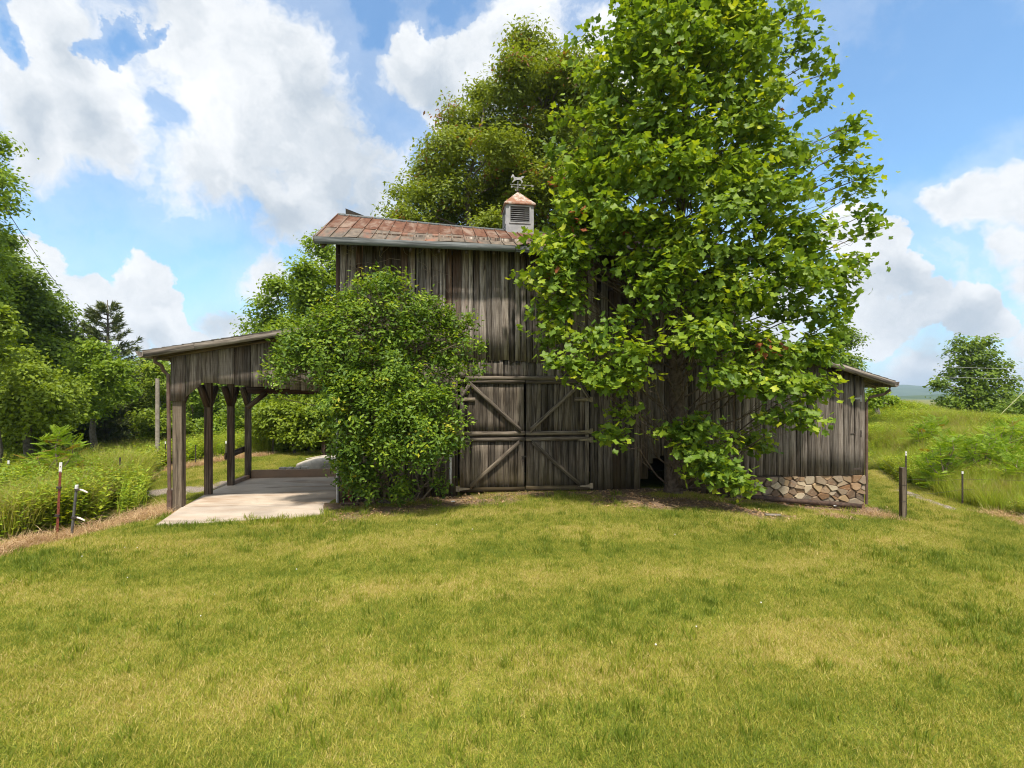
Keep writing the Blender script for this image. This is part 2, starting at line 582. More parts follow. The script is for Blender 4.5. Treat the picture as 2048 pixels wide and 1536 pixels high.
def stonemat():
    m, t, b, o = newmat('field_stone')
    oi = t.n('ShaderNodeObjectInfo')
    rv = oi.outputs['Random']
    tcx = t.n('ShaderNodeTexCoord')
    off = t.n('ShaderNodeCombineXYZ')
    t.l(t.math('MULTIPLY', rv, 50), off.inputs[0])
    v = t.vmath('ADD', tcx.outputs['Object'], off.outputs[0])
    n1 = t.noise(v, 9, 6, 0.65, 0.8)
    n2 = t.noise(t.vmath('MULTIPLY', v, (1, 1, 3)), 14, 4, 0.6)
    pal = t.ramp(t.math('FRACT', t.math('MULTIPLY', rv, 7.7)), [(0.0, (0.23, 0.165, 0.10)), (0.12, (0.19, 0.095, 0.04)), (0.24, (0.44, 0.37, 0.26)), (0.36, (0.085, 0.062, 0.048)), (0.5, (0.27, 0.16, 0.08)),
                      (0.62, (0.48, 0.41, 0.30)), (0.74, (0.16, 0.105, 0.065)), (0.86, (0.25, 0.20, 0.15)), (1.0, (0.36, 0.25, 0.13))])
    c = t.mix(t.mr(n1, 0.52, 0.68, 0.0, 0.4), pal, (0.24, 0.115, 0.045))
    c = t.mix(t.mr(n2, 0.5, 0.75, 0.0, 0.4), c, (0.50, 0.41, 0.28))
    c = t.mix(t.mr(n1, 0.27, 0.40, 0.7, 0.0), c, (0.09, 0.06, 0.045))
    t.l(c, b.inputs['Base Color'])
    b.inputs['Roughness'].default_value = 0.8
    bump(t, b, n1, 0.6, 0.012)
    return m


STONE = stonemat()


def leafmat(name, stops, trans=0.3, tone_obj=0.0, spec=0.35, rough=0.5, gain=1.18):
    """tone attribute (0..1) of each leaf picks its colour"""
    m = bpy.data.materials.new(name)
    m.use_nodes = True
    t = NT(m.node_tree)
    o = t.n('ShaderNodeOutputMaterial')
    tone = t.attr('tone')
    c = t.ramp(tone, [(p_, tuple(min(.6, q_ * gain) for q_ in c_)) for p_, c_ in stops])
    if tone_obj:
        oi = t.n('ShaderNodeObjectInfo')
        hs = t.n('ShaderNodeHueSaturation')
        t.l(c, hs.inputs['Color'])
        t.l(t.mr(oi.outputs['Random'], 0, 1, 1 - tone_obj, 1 + tone_obj, smooth=False), hs.inputs['Value'])
        t.l(t.mr(oi.outputs['Random'], 0, 1, 0.485, 0.51, smooth=False), hs.inputs['Hue'])
        c = hs.outputs[0]
    b = t.n('ShaderNodeBsdfPrincipled')
    t.l(c, b.inputs['Base Color'])
    b.inputs['Roughness'].default_value = rough
    b.inputs['Specular IOR Level'].default_value = spec
    tr = t.n('ShaderNodeBsdfTranslucent')
    t.l(t.mix(1.0, c, (1.35, 1.25, 0.45), 'MULTIPLY'), tr.inputs['Color'])
    mx = t.n('ShaderNodeMixShader')
    mx.inputs[0].default_value = trans
    t.l(b.outputs[0], mx.inputs[1])
    t.l(tr.outputs[0], mx.inputs[2])
    t.l(mx.outputs[0], o.inputs['Surface'])
    return m


L_TULIP = leafmat('tulip_leaf', trans=0.42, spec=0.3, rough=0.5, gain=1.4, stops=[(0.0, (0.065, 0.125, 0.016)), (0.5, (0.14, 0.215, 0.018)), (0.85, (0.27, 0.33, 0.02)), (0.97, (0.36, 0.39, 0.03)), (1.0, (0.22, 0.07, 0.03))])
L_SHRUB = leafmat('shrub_leaf', [(0.0, (0.045, 0.10, 0.014)), (0.5, (0.145, 0.235, 0.02)), (0.88, (0.31, 0.39, 0.02)), (1.0, (0.46, 0.42, 0.04))], 0.36, spec=0.3, rough=0.5, gain=1.12)
L_LOCUST = leafmat('locust_leaf', gain=1.5, trans=0.42, stops=[(0.0, (0.08, 0.115, 0.012)), (0.6, (0.155, 0.20, 0.018)), (0.93, (0.23, 0.26, 0.03)), (1.0, (0.17, 0.08, 0.035))])
L_DARK = leafmat('dark_leaf', [(0.0, (0.06, 0.105, 0.014)), (0.6, (0.12, 0.18, 0.018)), (1.0, (0.19, 0.25, 0.022))], 0.42, gain=1.5)
L_MID = leafmat('mid_leaf', [(0.0, (0.08, 0.14, 0.012)), (0.6, (0.16, 0.235, 0.018)), (1.0, (0.25, 0.32, 0.022))], 0.44, gain=1.4)
L_LIGHT = leafmat('light_leaf', [(0.0, (0.11, 0.17, 0.014)), (0.6, (0.20, 0.27, 0.02)), (1.0, (0.30, 0.36, 0.03))], 0.4)
L_PINE = leafmat('pine_needle', [(0.0, (0.045, 0.075, 0.02)), (0.7, (0.10, 0.125, 0.035)), (1.0, (0.17, 0.16, 0.06))], 0.15)
L_SUMAC = leafmat('sumac_leaf', [(0.0, (0.10, 0.18, 0.012)), (0.6, (0.20, 0.31, 0.016)), (0.9, (0.32, 0.40, 0.025)), (1.0, (0.30, 0.14, 0.04))], 0.4)
L_WEED = leafmat('weed_leaf', [(0.0, (0.09, 0.145, 0.014)), (0.45, (0.20, 0.275, 0.02)), (0.75, (0.34, 0.36, 0.04)), (0.9, (0.30, 0.25, 0.11)), (1.0, (0.34, 0.26, 0.16))], 0.35, tone_obj=0.25, gain=1.3)
L_STRAW = leafmat('straw_blade', [(0.0, (0.28, 0.18, 0.09)), (0.6, (0.42, 0.29, 0.16)), (1.0, (0.50, 0.38, 0.23))], 0.2, tone_obj=0.25)


def lawn_colour(t, tone):
    """colour of the lawn: patches by place, variation by blade"""
    geo = t.n('ShaderNodeNewGeometry')
    p = geo.outputs['Position']
    big = t.noise(t.vmath('MULTIPLY', p, (0.55, 0.8, 0)), 1.0, 3, 0.55, 0.6)
    mid = t.noise(t.vmath('MULTIPLY', p, (1, 1, 0)), 2.6, 4, 0.6)
    sml = t.noise(t.vmath('MULTIPLY', p, (1, 1, 0)), 11, 3, 0.6)
    # mowing arcs sweep round in front of the barn
    wv = t.n('ShaderNodeTexWave')
    wv.wave_type = 'RINGS'
    wv.rings_direction = 'Z'
    t.l(t.vmath('ADD', t.vmath('MULTIPLY', p, (1, 1, 0)), (2.0, -19.0, 0)), wv.inputs['Vector'])
    wv.inputs['Scale'].default_value = 0.17
    wv.inputs['Distortion'].default_value = 1.2
    wv.inputs['Detail'].default_value = 2
    f = t.math('ADD', t.math('MULTIPLY', big, 0.42), t.math('MULTIPLY', mid, 0.34))
    f = t.math('ADD', f, t.math('MULTIPLY', sml, 0.30))
    f = t.math('SUBTRACT', f, 0.045)
    f = t.math('ADD', f, t.math('MULTIPLY', t.math('SUBTRACT', wv.outputs['Fac'], 0.5), 0.13))
    f = t.math('ADD', f, t.math('MULTIPLY', t.math('SUBTRACT', tone, 0.5), 0.48))
    return t.ramp(t.mr(f, 0.29, 0.74, smooth=False), [(0.0, (0.135, 0.195, 0.018)), (0.28, (0.245, 0.295, 0.028)), (0.5, (0.375, 0.38, 0.05)), (0.72, (0.46, 0.41, 0.095)), (0.88, (0.52, 0.44, 0.12)), (1.0, (0.60, 0.48, 0.22))]), f


def grassmat():
    m = bpy.data.materials.new('lawn_blade')
    m.use_nodes = True
    t = NT(m.node_tree)
    o = t.n('ShaderNodeOutputMaterial')
    c, f = lawn_colour(t, t.attr('tone'))
    b = t.n('ShaderNodeBsdfPrincipled')
    t.l(c, b.inputs['Base Color'])
    b.inputs['Roughness'].default_value = 0.55
    b.inputs['Specular IOR Level'].default_value = 0.3
    tr = t.n('ShaderNodeBsdfTranslucent')
    t.l(t.mix(1.0, c, (1.2, 1.15, 0.6), 'MULTIPLY'), tr.inputs['Color'])
    mx = t.n('ShaderNodeMixShader')
    mx.inputs[0].default_value = 0.35
    t.l(b.outputs[0], mx.inputs[1]); t.l(tr.outputs[0], mx.inputs[2])
    t.l(mx.outputs[0], o.inputs['Surface'])
    return m


L_LAWN = grassmat()


def groundmat():
    m, t, b, o = newmat('ground_soil_and_turf')
    geo = t.n('ShaderNodeNewGeometry')
    p = geo.outputs['Position']
    n0 = t.noise(p, 30, 4, 0.7)
    c, f = lawn_colour(t, n0)
    c = t.mix(t.mr(t.noise(p, 90, 3, 0.7), 0.35, 0.66, 0.8, 0.25), c, (0.055, 0.06, 0.018))  # speckled darkening put into the turf colour for missing shade between blades
    nn = t.noise(p, 3.2, 6, 0.65)
    nf = t.noise(p, 22, 5, 0.7)
    dirt = t.mix(t.mr(nf, 0.35, 0.65), (0.13, 0.088, 0.055), (0.245, 0.175, 0.115))
    dirt = t.mix(t.mr(nn, 0.55, 0.68, 0.0, 0.5), dirt, (0.09, 0.10, 0.03))
    dm = t.mr(t.math('ADD', t.attr('dirt'), t.math('MULTIPLY', t.math('SUBTRACT', nn, 0.5), 1.5)), 0.42, 0.62)
    c = t.mix(dm, c, dirt)
    straw = t.mix(t.mr(nf, 0.35, 0.65), (0.27, 0.17, 0.09), (0.45, 0.33, 0.20))
    sm = t.mr(t.math('ADD', t.attr('straw'), t.math('MULTIPLY', t.math('SUBTRACT', nn, 0.5), 1.2)), 0.42, 0.62)
    c = t.mix(sm, c, straw)
    vo = t.n('ShaderNodeTexVoronoi')
    t.l(p, vo.inputs['Vector'])
    vo.inputs['Scale'].default_value = 45
    grav = t.mix(t.mr(vo.outputs['Distance'], 0.1, 0.6), (0.42, 0.37, 0.32), (0.20, 0.165, 0.135))
    gm = t.mr(t.math('ADD', t.attr('gravel'), t.math('MULTIPLY', t.math('SUBTRACT', nn, 0.5), 1.0)), 0.45, 0.55)
    c = t.mix(gm, c, grav)
    c = t.mix(t.attr('wild'), c, t.mix(n0, (0.09, 0.11, 0.02), (0.22, 0.20, 0.06)))
    t.l(c, b.inputs['Base Color'])
    b.inputs['Roughness'].default_value = 0.95
    b.inputs['Specular IOR Level'].default_value = 0.1
    bump(t, b, t.math('ADD', nf, n0), 0.6, 0.03)
    return m


GROUND = groundmat()

# ------------------------------------------------------------------ ground
def axis(lo, hi, step, far, grow=1.18):
    a = list(np.arange(lo, hi + 1e-6, step))
    d = step
    x = a[-1]
    while x < far:
        d *= grow
        x += d
        a.append(x)
    d = step
    x = a[0]
    pre = []
    while x > -far:
        d *= grow
        x -= d
        pre.append(x)
    return np.array(pre[::-1] + a)


def seg_dist(x, y, pts):
    best = np.full(x.shape, 1e9)
    for (ax, ay), (bx, by) in zip(pts[:-1], pts[1:]):
        dx, dy = bx - ax, by - ay
        t = np.clip(((x - ax) * dx + (y - ay) * dy) / (dx * dx + dy * dy), 0, 1)
        best = np.minimum(best, np.hypot(x - ax - t * dx, y - ay - t * dy))
    return best


def xy(v):
    return (v[0], v[1])


straw_l = [xy(gpx(px, py)) for px, py in ((-60, 1120), (60, 1085), (150, 1072), (230, 1050), (290, 1038), (330, 1020))]
straw_l2 = [xy(gpx(px, py)) for px, py in ((255, 965), (300, 948), (420, 925), (520, 912))]
straw_r = [xy(gpx(px, py)) for px, py in ((1640, 1035), (1760, 1030), (1815, 1040))]
straw_r2 = [xy(gpx(px, py)) for px, py in ((1990, 1030), (2100, 1060))]
path_r = [xy(gpx(px, py)) for px, py in ((1905, 1018), (1860, 1003), (1800, 980))]
wall_f = [xy(BW(-4.0, -.35)), xy(BW(8.4, -.3))]
tree_d = [xy(gpx(px, py)) for px, py in ((1230, 1000), (1345, 1003), (1450, 1012), (1530, 1030))]
shrub_d = [xy(gpx(px, py)) for px, py in ((705, 1035), (800, 1018), (900, 1008), (1000, 1000))]
gravel_l = [xy(gpx(px, py)) for px, py in ((320, 985), (430, 975), (470, 965))]
WILD_L = [xy(gpx(px, py)) for px, py in ((-200, 1120), (0, 1085), (60, 1072), (170, 1050), (262, 1030), (270, 985), (262, 962), (330, 938), (520, 908), (700, 899))]
WILD_R = [xy(gpx(px, py)) for px, py in ((2200, 1075), (2048, 1035), (1960, 1015), (1880, 990), (1800, 962), (1738, 938))]


def wild_mask(x, y):
    """1 beyond the mown edge: to the left of WILD_L and beyond WILD_R"""
    ang = np.arctan2(x, y)
    rr = np.hypot(x, y)

    def lim(pts):
        a = np.array([math.atan2(p[0], p[1]) for p in pts])
        r_ = np.array([math.hypot(*p) for p in pts])
        o = np.argsort(a)
        return a[o], r_[o]
    al, rl = lim(WILD_L)
    ar, ra = lim(WILD_R)
    ml = (ang < al[-1]) & (rr > np.interp(ang, al, rl))
    mr_ = (ang > ar[0]) & (rr > np.interp(ang, ar, ra))
    back = (y > 27)
    side = (ang < al[0]) & (x < -11) | (ang > ar[-1]) & (x > 13)
    return (ml | mr_ | back | side).astype(float)


gx = axis(-16, 18, 0.14, 3200)
gy = axis(1.0, 24, 0.14, 3200)
GX, GY = np.meshgrid(gx, gy)
GZ = gz(GX, GY)
near = np.exp(-((np.hypot(GX, GY) / 40) ** 2))
GZ = GZ + near * (0.012 * np.sin(GX * 1.9 + GY * .7) + 0.01 * np.sin(GX * .6 - GY * 2.3))
ny, nx = GX.shape
idx = np.arange(ny * nx).reshape(ny, nx)
quads = np.stack([idx[:-1, :-1], idx[:-1, 1:], idx[1:, 1:], idx[1:, :-1]], -1).reshape(-1, 4)


def dmask(pts, w_, x=GX, y=GY):
    return np.clip(1 - seg_dist(x, y, pts) / w_, 0, 1)


def dirt_mask(x, y):
    a = dmask(wall_f, 0.75, x, y) * 1.1
    b_ = dmask(tree_d, 1.15, x, y) * 1.25
    c_ = dmask(shrub_d, 0.85, x, y) * 1.2
    return np.clip(np.maximum(np.maximum(a, b_), c_), 0, 1)


def straw_mask(x, y):
    return np.clip(np.maximum.reduce([dmask(straw_l, 0.62, x, y) * 1.3, dmask(straw_l2, 0.6, x, y) * 1.1, dmask(straw_r, 0.45, x, y) * .45, dmask(straw_r2, 0.5, x, y) * .75]), 0, 1)


def gravel_mask(x, y):
    return np.clip(np.maximum(dmask(path_r, 0.26, x, y) * .95, dmask(gravel_l, 0.8, x, y) * 1.2), 0, 1)


me = mesh_np('ground', np.stack([GX, GY, GZ], -1).reshape(-1, 3), quads, GROUND,
             {'dirt': dirt_mask(GX, GY), 'straw': straw_mask(GX, GY), 'gravel': gravel_mask(GX, GY), 'wild': wild_mask(GX, GY)}, smooth=True)
tag(obj('ground', me), kind='structure')

# distant blue hills
HILLM = simple('wooded_hills', (0.045, 0.075, 0.03), (0.075, 0.11, 0.04), 0.02, 1.0, bmp=0, spec=0.0)
hv, hf = [], []
hx = np.linspace(-2300, 2300, 240)
prof = lambda x, s: 26 * (np.sin(x / 310 + s) * .5 + np.sin(x / 137 + s * 2.1) * .28 + np.sin(x / 61 + s * 3.3) * .12 + np.sin(x / 23 + s) * .05)
rows = []
for (yy, hh_, s_) in ((650, -12, 0), (900, 3, 4.0), (1000, -8, 4.2), (1550, 14, 1.0), (1700, 10, 1.3), (2100, 30, 2.0), (2350, 44, 2.9), (2600, -14, 0)):
    zz = hh_ + (prof(hx, s_) * 1.0 * yy / 2000 if hh_ > 0 else 0 * hx)
    rows.append(np.stack([hx, np.full_like(hx, yy), zz], -1))
rows = np.array(rows)
ii = np.arange(rows.shape[0] * rows.shape[1]).reshape(rows.shape[:2])
hq = np.stack([ii[:-1, :-1], ii[:-1, 1:], ii[1:, 1:], ii[1:, :-1]], -1).reshape(-1, 4)
tag(obj('hills', mesh_np('hills', rows.reshape(-1, 3), hq, HILLM, smooth=True)), kind='structure')

# haze: one closed box of pale air
hz = MB().box((0, 0, 35), (6600, 6600, 150)).mesh('haze', simple('unused_surface', (0, 0, 0), (0, 0, 0)))
hm = bpy.data.materials.new('haze_air')
hm.use_nodes = True
ht = NT(hm.node_tree)
ho = ht.n('ShaderNodeOutputMaterial')
pv = ht.n('ShaderNodeVolumePrincipled')
pv.inputs['Color'].default_value = (0.60, 0.78, 1.0, 1)
pv.inputs['Density'].default_value = 0.00027
pv.inputs['Anisotropy'].default_value = 0.2
ht.l(pv.outputs[0], ho.inputs['Volume'])
hz.materials.clear()
hz.materials.append(hm)
tag(obj('haze', hz), kind='stuff')

# ------------------------------------------------------------------ planks
def plank(name, parent, p0, p1, width, thick, mat, nrm=(0, -1, 0), brown=(0, 0), jit=0.004, seg=4, cut0=0.0, cut1=0.0, warp=0.0, r=rnd):
    """a board from p0 to p1 (centre line of its back face); nrm is the way its face looks; cut: slant of the ends"""
    p0, p1, nrm = Vector(p0), Vector(p1), Vector(nrm).normalized()
    ax = p1 - p0
    L = ax.length
    ax.normalize()
    ac = ax.cross(nrm).normalized()
    v, g, br = [], [], []
    wv = r.uniform(-1, 1) * warp
    for i in range(seg + 1):
        f = i / seg
        for (a, n_) in ((-.5, 0), (.5, 0), (.5, 1), (-.5, 1)):
            al = f * L
            if i == 0: al += cut0 * a
            if i == seg: al += cut1 * a
            ja = r.uniform(-jit, jit)
            jn = r.uniform(-jit, jit) * 0.7 if n_ else 0
            bow = wv * math.sin(f * math.pi) + (r.uniform(0, 1) * warp * (a + .5) if n_ else 0)
            q = p0 + ax * al + ac * (a * width + ja) + nrm * (n_ * thick + jn + bow)
            v.append(tuple(q))
            g.append((a * width, n_ * thick, al))
            br.append(brown[0] * (1 - f) + brown[1] * f)
    fs = []
    for i in range(seg):
        b = i * 4
        for k_ in range(4):
            k2 = (k_ + 1) % 4
            fs.append((b + k_, b + k2, b + 4 + k2, b + 4 + k_))
    fs.append((3, 2, 1, 0))
    e = seg * 4
    fs.append((e, e + 1, e + 2, e + 3))
    me_ = mesh_np(name, np.array(v), [np.array(fs)], mat, {'brown': br}, vattrs={'gc': g})
    return obj(name, me_, parent)


# ------------------------------------------------------------------ the barn
barn = empty('barn', (OX, OY, 0), TH)
tag(barn, 'weathered grey wooden barn with rusty tin roof, open carport and stone-based side shed', 'barn')
SL, _ = sY(680); SR, _ = sY(1465)
EZ = wp(1050, 490, -.0)[1]


def top_z(s):        # underside of the roof at the wall
    return EZ + 0.0 * s


def spx(px): return sY(px)[0]


def boards(parent, name, s0, s1, zlo, zhi, mat, wr=(0.11, 0.2), t=0.0, brown=lambda s: (0, 0), gap=0.006, thick=0.025, r=rnd, jit=0.004, endj=0.03, warp=0.012, tj=0.014, cuts=None):
    s = s0
    out_ = []
    while s < s1 - 0.03:
        wd = min(r.uniform(*wr), s1 - s)
        if s1 - s - wd < 0.06: wd = s1 - s
        c = s + wd / 2
        lo, hi = zlo(c), zhi(c)
        if hi - lo > 0.05:
            jb = r.uniform(-endj, endj)
            lean = r.uniform(-.012, .012) * min(1, (hi - lo) / 2)
            c0, c1 = cuts(c, wd) if cuts else (0, 0)
            out_.append(plank(name, parent, (c, t - r.uniform(0, tj), lo + jb), (c + lean, t - r.uniform(0, tj), hi), wd - gap - r.uniform(0, .008), thick, mat,
                              brown=brown(c), jit=jit, warp=warp, cut0=c0, cut1=c1, r=r))
        s += wd
    return out_


Z_UP = wp(1000, 723)[1]          # bottom of the upper run of boards
Z_LO = Z_UP + 0.02
s_hole = [(spx(x), wp(x, y)[1]) for x, y in ((1284, 975), (1288, 950), (1297, 928), (1310, 918), (1326, 910))]


def up_hi(c):
    a, b_ = spx(1192), spx(1292)
    if a < c < b_: return wp(1240, 570 + 40 * math.sin(c * 23))[1]
    a, b_ = spx(1396), spx(1446)
    if a < c < b_: return wp(1420, 590)[1]
    return EZ + 0.1


boards(barn, 'siding_board', SL, SR, lambda c: Z_UP, up_hi, WOOD, wr=(0.10, 0.21), t=-.03,
       brown=lambda s: (rnd.uniform(-.4, .35), rnd.uniform(.3, .95)), warp=0.02, tj=0.02, gap=0.008)
dL, dR = spx(916), spx(1180)
gzb = lambda c: gz1(*xy(BW(c, 0))) - 0.04


def low_lo(c):
    h0, h1 = s_hole[0][0], s_hole[-1][0]
    if h0 - .03 < c < h1 + .05:
        return float(np.interp(c, [a for a, _ in s_hole], [b for _, b in s_hole]))
    return gzb(c)


boards(barn, 'siding_board', SL, dL, low_lo, lambda c: Z_LO, WOODLOW, wr=(0.13, 0.24), t=0.0, brown=lambda s: (rnd.uniform(0, .5), rnd.uniform(-.3, .2)))
boards(barn, 'siding_board', dR, SR, low_lo, lambda c: Z_LO, WOODLOW, wr=(0.10, 0.21), t=0.0, brown=lambda s: (rnd.uniform(.0, .6), rnd.uniform(0, .5)), tj=.02)
Z_HD = wp(1050, 755)[1]
boards(barn, 'siding_board', dL, dR, lambda c: Z_HD, lambda c: Z_LO, WOOD, wr=(0.14, 0.24), t=0.0, brown=lambda s: (rnd.uniform(-.2, .2), rnd.uniform(-.2, .2)))
plank('door_header', barn, (spx(930), -.03, Z_HD - .02), (spx(1196), -.03, Z_HD + 0.0), 0.085, 0.05, WOODLOW)
plank('corner_board', barn, (SL - .03, 0.02, -.2), (SL - .03, 0.02, EZ), 0.10, 0.04, WOOD, brown=(.3, .7))
plank('corner_board', barn, (SR + .02, 0.02, -.4), (SR + .02, 0.02, EZ), 0.10, 0.04, WOOD, brown=(.3, .7))

# shell behind the boards: side, rear and inner walls with the earth floor
DEP = 3.3
m_ = MB()
m_.box((SL + .02, DEP / 2 + .05, EZ / 2 - .2), (.04, DEP, EZ + .2))
m_.build('side_wall', INSIDE, barn)
MB().box((SR - .02, DEP / 2 + .05, EZ / 2 - .2), (.04, DEP, EZ + .2)).build('side_wall', INSIDE, barn)
MB().box(((SL + SR) / 2, DEP + .1, EZ / 2 - .2), (SR - SL, .04, EZ + .3)).build('rear_wall', INSIDE, barn)
MB().box(((SL + SR) / 2, 1.9, 3.0), (SR - SL - .1, 2.4, .05)).build('loft_floor', INSIDE, barn)
# posts of the frame behind the siding
for px in (690, 1192, 1455):
    MB().box((spx(px), .13, EZ / 2), (.12, .12, EZ + .1)).build('frame_post', INSIDE, barn)

# main roof: single sheets in two courses, ridge sagging in the middle
TE, TR = -.52, 1.62
sE0, _ = sY(629, TE)
sE1, _ = sY(1512, TE)
zE = wp(629, 474, TE)[1]
zR = wp(676, 431, TR)[1]


def sag(s):
    f = (s - sE0) / (sE1 - sE0)
    return -0.24 * math.sin(min(1, f * 1.25) * math.pi * .62) * (1 if f < .8 else 1)


def roof_pt(s, f, dz=0.0):
    """f=0 at the eave, 1 at the ridge"""
    s_ = s + 0.10 * f * 0
    return Vector((s_, TE + (TR - TE) * f, zE + (zR - zE + sag(s)) * f + dz + 0.02 * math.sin(s * 3.1) * (1 - f)))


NP = 35
ds = (sE1 - sE0) / NP
for row, (f0, f1, mat, nm, lift) in enumerate(((0.0, 0.42, TINLOW, 'roof_sheet', 0.0), (0.40, 1.0, RUST, 'roof_sheet', 0.012))):
    for i in range(NP):
        a, b_ = sE0 + i * ds, sE0 + (i + 1) * ds
        j = rnd.uniform(-.035, .02) if row == 0 else rnd.uniform(-.02, .02)
        li = lift + rnd.uniform(0, .008)
        kick = 0.05 if (row == 0 and i in (15, 16)) else 0.0
        m_ = MB()
        aa, bb = a + .004, b_ - .004
        q = [roof_pt(aa, f0 + j * .3, li + kick * .3), roof_pt(bb, f0 + j * .3, li + kick), roof_pt(bb, f1, li), roof_pt(aa, f1, li)]
        q2 = [p + Vector((0, 0, .008)) for p in q]
        m_.hexa(q + q2)
        r0 = [roof_pt(aa - .002, f0 + j * .3, li + .009), roof_pt(aa + .02, f0 + j * .3, li + .009), roof_pt(aa + .02, f1, li + .009), roof_pt(aa - .002, f1, li + .009)]
        m_.hexa(r0 + [p + Vector((0, 0, .024)) for p in r0])
        m_.build(nm, mat, barn)
m_ = MB()
for i in range(12):
    a = sE0 + (sE1 - sE0) * i / 12; b_ = sE0 + (sE1 - sE0) * (i + 1) / 12
    q = [roof_pt(a, 1, -.03), roof_pt(b_, 1, -.03), Vector((b_, TR + 2.1, zE - .03)), Vector((a, TR + 2.1, zE - .03))]
    m_.hexa(q + [p + Vector((0, 0, .03)) for p in q])
m_.build('rear_roof', TINLOW, barn)
m_ = MB()
for i in range(12):
    a = sE0 + .02 + (sE1 - sE0 - .04) * i / 12; b_ = sE0 + .02 + (sE1 - sE0 - .04) * (i + 1) / 12
    q = [roof_pt(a, 0.02, -.045), roof_pt(b_, 0.02, -.045), roof_pt(b_, 1, -.045), roof_pt(a, 1, -.045)]
    m_.hexa(q + [p + Vector((0, 0, .03)) for p in q])
m_.build('roof_deck', INSIDE, barn)
for i in range(14):
    a = sE0 + (sE1 - sE0) * i / 14; b_ = sE0 + (sE1 - sE0) * (i + 1) / 14
    q = [roof_pt(a, .97, .03), roof_pt(b_, .97, .03), roof_pt(b_, 1.03, .03), roof_pt(a, 1.03, .03)]
    MB().hexa(q + [p + Vector((0, 0, .02)) for p in q]).build('ridge_cap', FASCBLUE, barn)
# fascia in two lengths, rake boards
sm = sY(1030, TE)[0]
plank('fascia_board', barn, (sE0, TE, zE - .06), (sm, TE, zE - .075), 0.135, 0.03, FASCBLUE, brown=(.2, .2))
plank('fascia_board', barn, (sm + .01, TE - .012, zE - .085), (sE1, TE - .01, zE - .07), 0.135, 0.03, FASCBLUE, brown=(.2, .3))
for sx, nm in ((sE0, 1), (sE1, -1)):
    plank('rake_board', barn, (sx + .0, TE, zE - .05), (sx + .0, TR, zR + sag(sx) - .05), 0.12, 0.03, FASC, nrm=(-nm, 0, 0))
for i in range(17):
    s = sE0 + .15 + (sE1 - sE0 - .3) * i / 16
    plank('rafter_tail', barn, (s, TE + .03, zE - .12), (s, .3, zE - .12 + .82 * (zR - zE) / (TR - TE)), 0.045, 0.09, INSIDE, nrm=(0, 0, -1), seg=1)
# bent piece of ridge tin standing up at the left end
c0 = roof_pt(sE0 + .18, 1.0, .05)
MB().hexa([c0 + Vector(p) for p in ((0, .06, 0), (.42, .06, -.02), (.42, .09, -.02), (0, .09, 0), (0, .02, .15), (.42, .05, .01), (.42, .09, .01), (0, .06, .15))]).build('bent_ridge_flashing', DARKM, barn)
# rusty steel strip on the upper left of the wall, and the strut low at the corner
a = wp(697, 522, -.05); b_ = wp(686, 590, -.05)
plank('rusty_strip', barn, (a[0], -.055, a[1]), (b_[0], -.055, b_[1]), 0.06, 0.008, RUSTRED)
a = wp(690, 905, -.12); b_ = wp(702, 1003, -.12)
plank('rusty_track', barn, (a[0], -.09, a[1]), (b_[0], -.16, b_[1]), 0.09, 0.012, RUSTRED)
a = wp(675, 900, -.12)
MB().tube([(a[0], -.12, wp(675, 1005, -.12)[1]), (a[0], -.12, Z_UP - .3)], .03, 8).build('conduit_pipe', GALV, barn)

plank('pale_trim_strip', barn, (spx(901), -.03, wp(901, 968)[1]), (spx(901), -.03, wp(901, 893)[1]), .045, .015, WHITEP)
